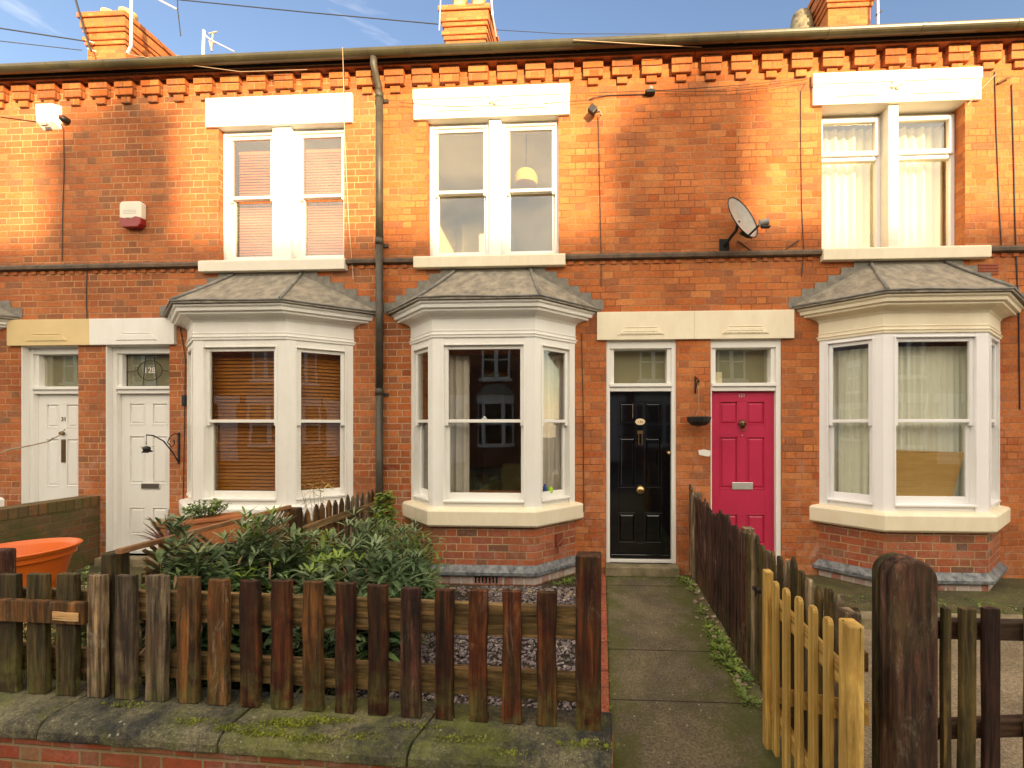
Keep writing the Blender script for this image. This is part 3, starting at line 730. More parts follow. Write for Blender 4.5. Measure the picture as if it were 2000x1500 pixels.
boundAB, boundBC, boundCD, boundDE = Xw(180), Xw(742), Xw(1355), 4.95
def mirror(t, c): return tuple(2 * c - v for v in t[::-1])
hB = dict(x=(boundAB, boundBC), brick='brick_a', cornice='brick_c', door=(Xw(207), Xw(331)), bay=(Xw(378, BD) - .5, Xw(378, BD), Xw(560, BD), Xw(690)),
          open=(Xw(427), Xw(672)), mull=(Xw(427) + Xw(672)) / 2 , mh=.12, lint=(Xw(405), Xw(690)), sill=(Xw(397), Xw(679)), wstyle='sash', win_mat='white', lint_mat='white', carved=False,
          sill_mat='cream_pale', door_mat='white', dlint=(boundAB + .0005, Xw(345)), dlint_mat='white_old', ledge_mat='white', bay_mat='white_old', reveal=True, dframe=(.06, .05), drec=-.13, dshift=.02,
          label='brick terraced house with a white door and orange wooden blinds in its white bay')
hA = dict(hB); hA.update(x=(2 * boundAB - boundBC, boundAB), door=(Xw(42), Xw(153)), bay=mirror(hB['bay'], boundAB - .02), open=mirror(hB['open'], boundAB), mull=2 * boundAB - hB['mull'], lint=mirror(hB['lint'], boundAB),
          sill=mirror(hB['sill'], boundAB), dlint=(Xw(20), boundAB - .0005), dlint_mat='yellow_cream', dshift=.0, rows=[(.35, .72), (.98, 1.62), (1.76, 2.08)],
          label='brick terraced house at the far left, showing a white door under a yellow cream lintel')
hC = dict(x=(boundBC, boundCD), brick='brick_c', door=(Xw(1184), Xw(1321)), bay=(Xw(803), Xw(845, BD), Xw(1045, BD), Xw(1123)), open=(Xw(835), Xw(1091)), mull=Xw(966), lint=(Xw(810), Xw(1113)), sill=(Xw(812), Xw(1105)),
          wstyle='sash', win_mat='white', lint_mat='cream_pale', sill_mat='cream', door_mat='black_gloss', dlint=(Xw(1166), boundCD - .0005), dlint_mat='cream', dotted=True, ledge_mat='cream', bay_mat='white',
          drec=-.08, dframe=(.045, .055), catch=True, label='brick terraced house with a glossy black front door and white canted bay')
hD = dict(x=(boundCD, boundDE), brick='brick_c', door=(Xw(1388), Xw(1527)), bay=(Xw(1600), Xw(1725, BD), Xw(1930, BD), Xw(1953)), open=(Xw(1605), Xw(1885)), mull=Xw(1746), lint=(Xw(1585), Xw(1912)), sill=(Xw(1602), Xw(1926)),
          wstyle='upvc', win_mat='upvc', lint_mat='cream_pale', sill_mat='cream', door_mat='pink', dlint=(boundCD + .0005, Xw(1549)), dlint_mat='cream', dotted=True, ledge_mat='cream', bay_mat='upvc', corn_mat='cream', zg1=2.70,
          mh=.06, drec=-.08, dframe=(.02, .06), label='brick terraced house with a pink front door and a cream topped bay')
hE = dict(hD); hE.update(x=(boundDE, 2 * boundDE - boundCD), door=mirror(hD['door'], boundDE), bay=mirror(hD['bay'], boundDE), open=mirror(hD['open'], boundDE), mull=2 * boundDE - hD['mull'], lint=mirror(hD['lint'], boundDE),
          sill=mirror(hD['sill'], boundDE), dlint=mirror(hD['dlint'], boundDE), label='brick terraced house beyond the right edge of the pink door house')
HA, HB, HC, HD_, HE = [terraced_house(p) for p in (hA, hB, hC, hD, hE)]

# door furniture -----------------------------------------------------------------
def letterbox(P, u0, u1, z0, z1, mat, slot=None):
    dd, um, dr = P['doorobj']; mb = MB(); mb.box(u0, u1, dr, dr + .012, z0, z1, FACE)
    o = mb.build('letterbox', mat, dd, bevel=.004)
    if slot: MB().box(u0 + .012, u1 - .012, dr + .0125, dr + .016, z0 + .01, z1 - .01, FACE).build('letterbox_flap', slot, dd, bevel=.002)
def knob(P, u, z, r, mat, name='door_knob'):
    dd, um, dr = P['doorobj']
    MB().lathe([(r * .45, 0), (r * .4, .02), (r * .8, .03), (r, .045), (r * .85, .06), (r * .4, .07), (0, .072)], (u, -dr, z), 16, 'Y').build(name, mat, dd, smooth=True)
# black door
dd, um, dr = hC['doorobj']; zc = Zw(824, .5, dr)
mb = MB(); mb.lathe([(.0, .008), (.05, .008), (.055, .0)], (um, -dr, zc), 24, 'Y', 1.15, .72); mb.build('number_plate', 'plate', dd)
text_mesh('130', .04, lambda u, w, z: FACE(um + u, dr + .009 + w, zc + z), 'house_number', 'ink', dd, .001)
mb = MB(); zk0, zk1 = 1.56, 1.70
mb.tube([(um - .02, -dr - .03, zk1), (um - .02, -dr - .035, zk0), (um + .02, -dr - .035, zk0), (um + .02, -dr - .03, zk1), (um - .02, -dr - .03, zk1)], .006, 8)
mb.box(um - .035, um + .035, dr, dr + .03, zk1 - .01, zk1 + .03, FACE); mb.build('door_knocker', 'bronze', dd, bevel=.003)
knob(hC, um, Zw(956, .5, dr), .05, 'brass'); knob(hC, hC['door'][1] - .085, Zw(884, .8, dr), .022, 'brass', 'door_lock')
MB().box(um - .36, um + .36, dr + .001, dr + .03, .165, .215, FACE).build('weather_bar', 'black_gloss', dd, bevel=.006)
# pink door
dd, um, dr = hD['doorobj']
letterbox(hD, um - .125, um + .125, Zw(956, 1.8, dr), Zw(942, 1.8, dr), 'chrome')
text_mesh('132', .055, lambda u, w, z: FACE(um + u - .01, dr + .004 + w, 2.155 + z), 'house_number', 'chrome', dd, .003)
zl = Zw(828, 1.8, dr); mb = MB()
mb.lathe([(.0, .045), (.02, .042), (.038, .03), (.045, .012), (.05, 0)], (um, -dr, zl), 14, 'Y', 1, 1.1)
for s_ in (-1, 1): mb.lathe([(0, .05), (.012, .045), (.014, .03)], (um + s_ * .018, -dr, zl + .012), 8, 'Y')
mb.lathe([(0, .058), (.012, .05), (.016, .03)], (um, -dr, zl - .008), 8, 'Y')
mb.tube([(um + .04 * math.cos(t * .3927 + math.pi), -dr - .03, zl - .03 + .05 * math.sin(t * .3927 + math.pi)) for t in range(9)], .006, 6)
mb.build('door_knocker', 'bronze', dd, smooth=True)
MB().lathe([(0, .006), (.008, .005), (.009, 0)], (um, -dr, zl - .14), 8, 'Y').build('spyhole', 'chrome', dd)
# card on pink fanlight
df, a, b, z0, z1 = hD['fan']; MB().box(a + .03, a + .11, -.172, -.170, z0 + .005, z0 + .15, FACE).build('card', 'paper', df)
# white doors
dd, um, dr = hB['doorobj']; u = Xw(295, dr)
letterbox(hB, u - .13, u + .13, Zw(955, u, dr), Zw(943, u, dr), 'chrome', 'mirror')
df, a, b, z0, z1 = hB['fan']
mb = MB(); mb.box(a, b, -.154, -.148, z0 + .0, z0 + .01, FACE); mb.box(a, b, -.154, -.148, z1 - .014, z1, FACE); mb.box(a, a + .012, -.153, -.147, z0, z1, FACE)
cx, cz = (a + b) / 2, (z0 + z1) / 2
mb.tube([(cx + .17 * math.cos(t * .3307), .148, cz + .13 * math.sin(t * .3307)) for t in range(20)], .005, 5)
mb.tube([(a, .148, cz - .02), (cx - .17, .148, cz)], .005, 5); mb.tube([(cx + .17, .148, cz), (b, .148, cz - .02)], .005, 5)
mb.tube([(cx - .1, .148, z0), (cx - .06, .148, z1 - .03)], .005, 5); mb.tube([(cx + .1, .148, z0), (cx + .06, .148, z1 - .03)], .005, 5)
mb.build('leaded_bars', 'ink', df)
text_mesh('128', .11, lambda u, w, z: FACE(cx + u, -.147 + w, cz + z), 'house_number', 'white_old', df, .002)
dd, um, dr = hA['doorobj']; u = Xw(125, dr)
text_mesh('31', .075, lambda u_, w, z: FACE(u + u_, dr + .004 + w, Zw(819, u, dr) + z), 'house_number', 'bronze', dd, .002)
MB().lathe([(.0, .05), (.02, .045), (.03, .02), (.016, .0)], (u, -dr, Zw(846, u, dr)), 12, 'Y').build('door_knocker', 'bronze', dd, smooth=True)
letterbox(hA, u - .028, u + .028, Zw(903, u, dr), Zw(858, u, dr), 'bronze')

# ------------------------------------------------------------------ chimneys (on the ridge)
def chimney(H, xc, w, zt, length=1.7, yc=4.1, pots=3, ph=.38):
    mb = MB(); y0, y1 = yc - length / 2, yc + length / 2
    def ring(z0, z1, g): mb.box(xc - w / 2 - g, xc + w / 2 + g, y0 - g, y1 + g, z0, z1)
    z = zt; ring(7.5, zt - .62, 0)
    ring(zt - .62, zt - .54, .03); ring(zt - .54, zt - .46, .055); ring(zt - .46, zt - .37, .02); ring(zt - .37, zt - .29, .05)
    ring(zt - .29, zt - .10, .075); ring(zt - .10, zt, .11)
    c = mb.build('chimney', 'brick_chim', H, bevel=.008, segs=1)
    MB().add([(xc - w / 2 - .08, y0 - .08, zt + .001), (xc + w / 2 + .08, y0 - .08, zt + .001), (xc + w / 2 + .08, y1 + .08, zt + .001), (xc - w / 2 - .08, y1 + .08, zt + .001),
              (xc - w / 2 + .14, y0 + .14, zt + .12), (xc + w / 2 - .14, y0 + .14, zt + .12), (xc + w / 2 - .14, y1 - .14, zt + .12), (xc - w / 2 + .14, y1 - .14, zt + .12)],
             [(0, 1, 5, 4), (1, 2, 6, 5), (2, 3, 7, 6), (3, 0, 4, 7), (4, 5, 6, 7)]).build('flaunching', 'concrete_chim', c)
    for i in range(pots):
        for s_ in (-1, 1):
            x_ = xc + s_ * w * .24; y_ = y0 + .25 + (length - .5) * i / max(1, pots - 1)
            MB().lathe([(.15, 0), (.15, .05), (.13, .07), (.12, ph - .08), (.15, ph - .06), (.15, ph), (.11, ph + .005), (.1, .1)], (x_, y_, zt + .08), 16).build('chimney_pot', 'pot_clay', c, smooth=True)
    return c
def at_depth(px, py, Y):      # facade helper at plane Y behind the wall
    return W(px, py, -Y)
pl = at_depth(160, 35, 3.25); pr = at_depth(255, 35, 3.25)
chimney(HA, (pl.x + pr.x) / 2, pr.x - pl.x - .24, pl.z + .02, ph=.2, pots=2)
pl2 = at_depth(860, 20, 3.25); pr2 = at_depth(958, 20, 3.25)
chimney(HC, (pl2.x + pr2.x) / 2, pr2.x - pl2.x - .2, pl2.z)
pl3 = at_depth(1612, 0, 3.25); pr3 = at_depth(1706, 0, 3.25)
chimney(HD_, (pl3.x + pr3.x) / 2, pr3.x - pl3.x - .1, pl3.z + .45, pots=2)
# swollen clay pot beside the right chimney
q = at_depth(1582, 45, 3.3)
MB().lathe([(.14, -.9), (.15, -.5), (.2, -.3), (.24, .1), (.22, .35), (.18, .6)], tuple(q + Vector((.06, .5, 0))), 18).build('lead_cowl', 'bronze_lead', HD_, smooth=True)

# ------------------------------------------------------------------ window dressings (things of their own)
def blind(name, fr, u0, u1, z0, z1, w, mat, pitch, label, cat='blind', group=None):
    mb = MB(); n = int((z1 - z0) / pitch); h = pitch * .93
    for i in range(n):
        z = z1 - .04 - i * pitch - rnd.uniform(0, .002)
        if z < z0: break
        vs = [fr(u0, w, z), fr(u1, w, z), fr(u1, w + .018, z - h), fr(u0, w + .018, z - h)]
        mb.add(vs + [v + Vector((0, .002, .003)) for v in vs], [(0, 1, 2, 3), (7, 6, 5, 4), (0, 4, 5, 1), (3, 2, 6, 7)])
    mb.box(u0, u1, w - .015, w + .02, z1 - .04, z1, fr)
    o = mb.build(name, mat); tag(o, label, cat, group); return o
bB = offset_plan(hB['bay'], 0)
frB = Fr(bB[1], bB[2]); blind('venetian_blind', frB, .1, frB.L - .1, .98, 2.70, -.16, 'blind_wood', .042, 'orange brown wooden slat blind filling the front of the left bay', group='wooden blinds in the left bay')
frB2 = Fr(bB[2], (hB['bay'][3], 0)); blind('venetian_blind', frB2, .08, frB2.L - .05, .98, 2.70, -.16, 'blind_wood', .042, 'orange brown wooden slat blind in the narrow angled side of the left bay', group='wooden blinds in the left bay')
frB3 = Fr((hB['bay'][0], 0), bB[1]); blind('venetian_blind', frB3, .05, frB3.L - .08, .98, 2.70, -.16, 'blind_wood', .042, 'wooden slat blind in the hidden left side of the left bay', group='wooden blinds in the left bay')
oB = hB['open']; mB_ = hB['mull']
blind('venetian_blind', FACE, oB[0] + .06, mB_ - .1, 3.93, 5.42, -.26, 'blind_pink', .036, 'pinkish blind behind the left hand sash of the upper left window', group='pink upstairs blinds')
blind('venetian_blind', FACE, mB_ + .1, oB[1] - .06, 3.93, 5.42, -.26, 'blind_pink', .036, 'pinkish blind behind the right hand sash of the upper left window', group='pink upstairs blinds')
def curtain(fr, u0, u1, z0, z1, w, mat, label, pitch=.085, amp=.02, seed=1, group=None):
    o = pleats(u0, u1, z0, z1, lambda u, ww, z: fr(u, w + ww, z), amp, pitch, seed).build('curtain', mat, smooth=True); tag(o, label, 'curtain', group); return o
bC = offset_plan(hC['bay'], 0); frC = Fr(bC[1], bC[2]); frC2 = Fr(bC[2], (hC['bay'][3], 0)); frC0 = Fr((hC['bay'][0], 0), bC[1])
curtain(frC, .1, .36, .95, 2.62, -.22, 'curtain_grey', 'long grey mauve curtain at the left of the central bay window', seed=2, group='grey curtains in the central bay')
curtain(frC2, .16, .62, .95, 2.66, -.2, 'curtain_grey', 'long grey mauve curtain behind the right side of the central bay', seed=3, group='grey curtains in the central bay')
bD = offset_plan(hD['bay'], 0); frD = Fr(bD[1], bD[2]); frD0 = Fr((hD['bay'][0], 0), bD[1]); frD2 = Fr(bD[2], (hD['bay'][3], 0))
curtain(frD, .1, .55, .95, 2.68, -.2, 'net', 'white net curtain in the front of the right bay, left half', pitch=.07, amp=.012, seed=4, group='net curtains in the right bay')
curtain(frD, .54, 1.02, .95, 2.68, -.2, 'net', 'white net curtain in the front of the right bay, right half', pitch=.07, amp=.012, seed=5, group='net curtains in the right bay')
curtain(frD0, .06, .6, .95, 2.68, -.18, 'net', 'white net curtain in the narrow left side of the right bay', pitch=.07, amp=.012, seed=6, group='net curtains in the right bay')
curtain(frD2, .06, .6, .95, 2.68, -.18, 'net', 'white net curtain in the hidden right side of the right bay', pitch=.07, amp=.012, seed=9, group='net curtains in the right bay')
oD = hD['open']; mD = hD['mull']
curtain(FACE, oD[0] - .1, mD + .12, 3.9, 5.52, -.36, 'curtain_cream', 'cream curtain behind the left light of the upper right window', pitch=.11, amp=.022, seed=7, group='cream upstairs curtains')
curtain(FACE, mD + .125, oD[1] + .25, 3.9, 5.52, -.36, 'curtain_cream', 'cream curtain behind the right light of the upper right window', pitch=.11, amp=.022, seed=8, group='cream upstairs curtains')
# brown board leaning in right bay
mb = MB(); mb.extr([(.1, .96), (.79, .96), (.84, 1.18), (.92, 1.50), (.1, 1.525)], lambda u, w, z: frD(u, w, z), -.115, -.1)
tag(mb.build('board', 'board'), 'brown sheet of board propped inside the lower sash of the right bay', 'board')
# toys / bottle on central bay sill
p0 = frC2(.27, -.12, .89)
mb = MB().lathe([(.022, 0), (.024, .01), (.024, .07), (.012, .09), (.012, .11), (0, .112)], tuple(p0 + Vector((-.03, 0, .1))), 12); tag(mb.build('bottle', plain('blue_plastic', (.02, .12, .5), .4, .0)), 'small blue bottle on the sill of the central bay', 'bottle')
mb = MB().lathe([(.03, 0), (.035, .02), (.03, .06), (.01, .08), (0, .082)], tuple(p0 + Vector((.035, .0, .1))), 10); tag(mb.build('toy', plain('lime_plastic', (.35, .6, .03), .4, .0)), 'small lime green toy beside the blue bottle in the central bay', 'toy')
# sofa and armchair back inside central bay
T_ = empty('sofa', (-1.0, 1.9, .2), 'khaki sofa seen dimly through the central bay window', 'sofa')
MB().box(-1.75, .0, 1.5, 2.2, .22, .62).build('seat', 'room_khaki', T_, bevel=.05)
MB().box(-1.75, .0, 2.205, 2.4, .22, 1.12).build('backrest', 'room_khaki', T_, bevel=.06)
for x_ in (-1.95, .005): MB().box(x_, x_ + .19, 1.5, 2.4, .22, .82).build('armrest', 'room_khaki', T_, bevel=.06)
for x_ in (-1.95, .14):
    for y_ in (1.55, 2.33): MB().box(x_, x_ + .05, y_, y_ + .05, .201, .219).build('leg', 'black', T_)
# pendant lamp upstairs
pc = W(1028, 350, -.55); Lp = empty('pendant_lamp', (pc.x, pc.y, 5.9), 'woven orange pendant lamp hanging behind the central upper window', 'lamp')
MB().tube([(pc.x, pc.y, 5.899), (pc.x, pc.y, pc.z + .12)], .006, 6).build('flex', 'ink', Lp)
MB().lathe([(.05, .12), (.11, .10), (.145, .05), (.155, 0), (.15, -.07), (.145, -.08), (.14, -.07), (.145, 0), (.1, .09)], tuple(pc), 20).build('lamp_shade', 'shade', Lp, smooth=True)
# pale door-like wardrobe upstairs
wd_ = empty('wardrobe', (-1.95, 2.2, 3.2), 'tall pale wardrobe behind the left sash of the central upper window', 'wardrobe')
MB().box(-2.35, -1.55, 1.95, 2.45, 3.21, 5.2).build('body', 'room', wd_, bevel=.01)
for x_ in (-2.33, -1.945): MB().box(x_, x_ + .375, 1.93, 1.949, 3.25, 5.15).build('door', 'room', wd_, bevel=.004)

# ------------------------------------------------------------------ facade fittings
xp = Xw(741, .07); pipe = empty('drain_pipe', (xp, -.07, .3), 'tall grey drain pipe between the orange blind bay and the central bay', 'drain pipe')
mb = MB(); mb.tube([(xp, -.205, 6.21), (xp, -.205, 6.13), (xp, -.16, 6.05), (xp, -.085, 5.96), (xp, -.07, 5.88)], .04, 12); mb.build('swan_neck', 'pipe', pipe, smooth=True)
zz = 5.93; seg = 0
for z0, z1 in ((4.05, 5.9), (2.2, 4.1), (.12, 2.25)):
    MB().tube([(xp, -.07, z0), (xp, -.07, z1)], .043, 14).build('pipe_length', 'pipe', pipe, smooth=True)
    MB().tube([(xp, -.07, z1 - .08), (xp, -.07, z1 + .0)], .048, 14).build('collar', 'pipe', pipe, smooth=True)
    MB().box(xp - .085, xp + .085, .001, .02, z1 - .09, z1 - .05, FACE).build('bracket', 'pipe', pipe)

def cable(pts, r, mat, label, name='cable', group='cables clipped to the brick front'):
    o = MB().tube(pts, r, 5).build(name, mat); tag(o, label, 'cable', group); return o
def wpts(lst, d=.008): return [W(x, y, d) for x, y in lst]
cable(wpts([(107, 238), (118, 240), (124, 252), (125, 330), (122, 420), (121, 510)]), .005, 'cable', 'thin dark cable running down the wall under the white box at far left')
cable(wpts([(170, 525), (168, 570), (170, 640)]), .005, 'cable', 'short dark cable above the white door lintel')
cable(wpts([(1168, 228), (1170, 300), (1172, 400), (1174, 500), (1174, 560)]), .005, 'cable', 'thin dark cable falling from the small floodlight')
cable([W(1150, 195, .01), W(1160, 190, .02), W(1185, 186, .012), W(1275, 183, .012)], .006, 'cable', 'dark cable between the floodlight and the wire bracket')
cable(wpts([(1572, 165), (1564, 178), (1564, 260), (1566, 400), (1570, 490), (1566, 540)]), .005, 'cable', 'thin cable running down left of the upper right window')
cable(wpts([(1943, 140), (1946, 250), (1952, 400), (1956, 480)]), .006, 'cable', 'thin cable right of the upper right window, the one nearest the window')
cable(wpts([(1976, 165), (1980, 300), (1984, 480), (1990, 620), (1992, 800)]), .007, 'cable_black', 'dark cable down the far right edge of the front')
cable([W(1160, 196, .03), W(1000, 205, .05), W(880, 208, .05), W(780, 200, .05)], .0035, 'cable', 'thin wire sagging across the lintel of the central upper window')
cable([W(1275, 178, .03), W(1420, 178, .04), W(1500, 172, .03), W(1578, 160, .02)], .0035, 'cable', 'thin wire from the wire bracket to the upper right lintel')
cable([W(1150, 182, .03), W(1300, 176, .04), W(1450, 166, .04), W(1578, 152, .02)], .0035, 'cable', 'upper of the two thin wires above the satellite dish')
cable([W(1890, 205, .06), W(1915, 175, .04), W(1945, 145, .01)], .005, 'cable_tan', 'short tan cable slanting up from the upper right lintel')
cable([W(250, 106, .29), W(380, 128, .2), W(470, 140, .12), W(600, 136, .12)], .004, 'cable_tan', 'tan cable crossing under the gutter at upper left')
cable([W(1120, 78, .28), W(1280, 88, .22), W(1370, 92, .15)], .004, 'cable_tan', 'tan cable crossing under the gutter at upper centre')
cable([W(669, 92, .29), W(671, 150, .13), W(673, 260, .03), W(681, 430, .02), W(688, 520, .02), W(690, 545, .02)], .005, plain('pale_cable', (.55, .4, .28), .6, .05), 'pale cable hanging from the gutter beside the drain pipe')
cable(wpts([(352, 640), (362, 700), (360, 850), (357, 1000)]), .005, 'cable', 'thin cable beside the left bay')
cable(wpts([(1136, 650), (1139, 800), (1140, 1000)]), .005, 'cable', 'thin cable between the central bay and the black door')
cable(wpts([(0, 228), (60, 236), (92, 240)]), .005, 'cable', 'thin wire reaching the white box from the left edge')
cable(wpts([(1440, 470), (1475, 495), (1520, 496), (1560, 470)]), .006, 'cable', 'dark cable trailing from the satellite dish')

# white vent box
c = W(60, 195, .12); c2 = W(98, 240, .12)
vb = empty('vent_box', ((c.x + c2.x) / 2, -.01, c2.z), 'white plastic box under the brick cornice at far left', 'alarm box')
MB().add([(c.x, 0, c2.z), (c2.x, 0, c2.z), (c2.x, 0, c.z), (c.x, 0, c.z), (c.x + .0, -.07, c2.z + .06), (c2.x - .03, -.07, c2.z + .06), (c2.x - .03, -.08, c.z - .02), (c.x, -.08, c.z - .02)],
         [(0, 1, 5, 4), (1, 2, 6, 5), (2, 3, 7, 6), (3, 0, 4, 7), (4, 5, 6, 7)]).build('cover', 'upvc', vb, bevel=.01)
MB().box((c.x + c2.x) / 2 - .05, (c.x + c2.x) / 2 + .03, .06, .085, c2.z + .003, c2.z + .03, FACE).build('grille', 'grey_metal', vb)
s_ = W(122, 231, .06); sl = empty('sensor_light', (s_.x, -.01, s_.z), 'small dark round sensor right of the white box', 'sensor')
MB().lathe([(.0, .085), (.03, .08), (.045, .05), (.04, .0)], (s_.x, 0, s_.z), 14, 'Y').build('housing', 'black', sl, smooth=True)
MB().lathe([(.0, .095), (.018, .09), (.022, .07)], (s_.x, 0, s_.z + .01), 10, 'Y').build('lens', 'red_plastic', sl, smooth=True)
# alarm box cream with red base
a0 = W(233, 393, .07); a1 = W(275, 443, .07); ab = empty('alarm_box', ((a0.x + a1.x) / 2, -.01, a1.z), 'cream alarm box with a dark red base on the left house', 'alarm box')
zm = a1.z + (a0.z - a1.z) * .34; w_ = a1.x - a0.x
mb = MB(); mb.extr([(a0.x, zm), (a1.x, zm), (a1.x + .003, a0.z - .03), (a1.x - .03, a0.z), (a0.x + .03, a0.z), (a0.x - .003, a0.z - .03)], FACE, 0, .07); mb.build('cover', 'cream_pale', ab, bevel=.012)
mb = MB(); mb.extr([(a0.x + .04, a1.z), (a1.x - .04, a1.z), (a1.x - .005, a1.z + .04), (a1.x - .002, zm + .01), (a0.x + w_ * .75, zm + .028), (a0.x + w_ * .45, zm - .01), (a0.x + .002, zm + .02), (a0.x + .01, a1.z + .04)], FACE, 0, .074); mb.build('base', 'red_plastic', ab, bevel=.01)
for q in range(3): MB().box(a0.x + .05, a1.x - .06, .0695, .0712, zm + .06 + q * .02, zm + .064 + q * .02, FACE).build('rib', 'grey_metal', ab)
# floodlight and bracket on the central house
s_ = W(1160, 214, .08); fl = empty('floodlight', (s_.x, -.01, s_.z), 'small dark floodlight right of the central upper window', 'floodlight')
rot = Matrix.Rotation(R(40), 3, 'Y')
mb = MB(); mb.box(-.045, .045, -.035, .035, -.045, .045); mb.v = [rot @ v + Vector((s_.x - .015, -.09, s_.z - .01)) for v in mb.v]; mb.build('lamp_head', 'black', fl, bevel=.01)
MB().tube([(s_.x, -.07, s_.z + .02), (s_.x + .04, -.03, s_.z + .03), (s_.x + .08, 0, s_.z + .03), (s_.x + .085, -.01, s_.z - .02)], .008, 6).build('bracket', 'grey_metal', fl)
s_ = W(1270, 177, .05); wb = empty('wire_bracket', (s_.x, -.01, s_.z), 'small dark wire bracket under the cornice above the satellite dish', 'bracket')
MB().box(s_.x - .06, s_.x + .06, 0, .07, s_.z - .03, s_.z + .01, FACE).build('body', 'black', wb, bevel=.012)
MB().lathe([(.0, .05), (.02, .045), (.03, 0)], (s_.x + .01, -.04, s_.z + .01), 10).build('insulator', 'grey_metal', wb)
s_ = W(1960, 155, .04); wb = empty('wire_bracket', (s_.x, -.01, s_.z), 'small bracket for cables at the upper right corner of the front', 'bracket')
MB().tube([(s_.x - .05, -.02, s_.z - .03), (s_.x + .02, -.05, s_.z), (s_.x + .09, -.04, s_.z + .03)], .012, 8).build('body', 'bronze', wb)
# satellite dish
def dish():
    c = W(1447, 428, .25); n = Vector((.62, -.8, .38)).normalized()
    root = empty('satellite_dish', (c.x - .1, -.02, c.z - .1), 'grey satellite dish with its receiver arm on the wall of the pink door house', 'satellite dish')
    up = Vector((0, 0, 1)); a = up.cross(n).normalized(); b = n.cross(a)
    mb = MB(); k0 = 0; N = 36; rings = 8; RR = .27
    for side in (0, 1):
        base = len(mb.v)
        for i in range(rings + 1):
            r_ = RR * i / rings
            for j in range(N):
                th = 2 * math.pi * j / N
                mb.v.append(c + a * r_ * .88 * math.cos(th) + b * r_ * 1.0 * math.sin(th) + n * (.06 * (r_ / RR) ** 2 - .004 * side - .03))
        for i in range(rings):
            for j in range(N):
                p = base + i * N + j; q = base + i * N + (j + 1) % N
                mb.f.append((p, q, q + N, p + N) if side == 0 else (p + N, q + N, q, p))
    e0, e1 = rings * N, (2 * rings + 1) * N
    for j in range(N): mb.f.append((e0 + j, e0 + (j + 1) % N, e1 + (j + 1) % N, e1 + j))
    mb.build('dish', 'grey_metal', root, smooth=True)
    mb = MB(); mb.tube([c + a * (RR * .885) * math.cos(t * math.pi / 18) + b * RR * 1.005 * math.sin(t * math.pi / 18) + n * .03 for t in range(37)], .007, 6); mb.build('rim', 'black', root)
    foot = c - b * RR * .9 + n * .02; tip = W(1487, 436, .52)
    MB().tube([foot, tip], .012, 8).build('arm', 'black', root)
    d = (c - tip).normalized()
    MB().tube([tip - Vector((.02, 0, .0)), tip + Vector((.07, 0, .015))], .035, 12).build('receiver', 'grey_metal', root, smooth=False)
    MB().box(tip.x - .0, tip.x + .09, tip.y - .025, tip.y + .025, tip.z - .05, tip.z - .03).build('receiver_clip', 'black', root, bevel=.005)
    MB().tube([c - n * .03, c - n * .1 - b * .08, Vector((c.x - .12, -.02, c.z - .2))], .02, 8).build('wall_mount', 'black', root)
    MB().box(c.x - .18, c.x - .06, .001, .012, c.z - .28, c.z - .12, FACE).build('wall_plate', 'black', root, bevel=.003)
    mb = MB(); mb.tube([foot - n * .02, foot + a * .1 - n * .03 + b * .03], .02, 6); mb.tube([foot - n * .02, foot - a * .1 - n * .03 + b * .03], .02, 6); mb.build('clamp', 'black', root)
dish()
# hanging flower bracket by white door
bx = Xw(350); br = empty('hanging_bracket', (bx, -.01, 1.5), 'black scrolled iron bracket with a hanging ornament beside the white door with the letterbox', 'bracket')
zb0, zb1 = Zw(905, bx), Zw(848, bx)
ty = -.40
MB().box(bx - .012, bx + .012, 0, .01, zb0 - .01, zb1 + .02, FACE).build('wall_plate', 'black', br)
mb = MB(); mb.tube([(bx, -.012, zb0 + .02), (bx, -.08, zb0 + .14), (bx, -.2, zb1 - .08), (bx, -.32, zb1 - .01), (bx, ty, zb1)], .008, 6)
mb.tube([(bx, -.012, zb1 + .0), (bx, -.06, zb1 + .01), (bx, -.12, zb1 - .03), (bx, -.15, zb1 - .1), (bx, -.10, zb1 - .16), (bx, -.06, zb1 - .12), (bx, -.07, zb1 - .07)], .006, 6)
mb.build('scroll_arm', 'black', br)
mb = MB(); mb.tube([(bx, ty, zb1), (bx, ty, zb1 - .12)], .003, 5); mb.build('chain', 'black', br)
mb = MB(); mb.lathe([(0, .03), (.03, .02), (.04, 0), (.028, -.03), (0, -.04)], (bx, ty, zb1 - .16), 10)
for k in range(6):
    th = k * 1.047; mb.add([(bx, ty, zb1 - .15), (bx + .09 * math.cos(th), ty + .03 * math.sin(th), zb1 - .14 + .08 * math.sin(th)), (bx + .07 * math.cos(th + .25), ty + .04, zb1 - .15 + .07 * math.sin(th + .25))], [(0, 1, 2)])
mb.build('ornament', 'black', br)
# basket bracket between black and pink doors
bx = Xw(1358); hb = empty('hanging_basket', (bx, -.01, 1.8), 'dark half bowl basket hanging from a black bracket between the black and pink doors', 'basket')
zt = Zw(735, bx); zb_ = Zw(768, bx)
mb = MB(); mb.box(bx - .01, bx + .01, 0, .01, zb_, zt, FACE); mb.tube([(bx, -.01, zt - .04), (bx + .0, -.1, zt - .03), (bx, -.2, zt - .07), (bx, -.17, zt - .12)], .007, 6); mb.tube([(bx, -.01, zb_ + .01), (bx, -.09, zt - .09), (bx, -.18, zt - .06)], .006, 6)
mb.build('bracket', 'black', hb)
zc = Zw(815, bx, .2)
mb = MB(); mb.tube([(bx, -.19, zt - .1), (bx, -.19, zc + .1)], .003, 5)
for th in (0, 2.1, 4.2): mb.tube([(bx, -.19, zc + .1), (bx + .13 * math.cos(th), -.19 + .13 * math.sin(th), zc)], .002, 4)
mb.build('chain', 'twig', hb)
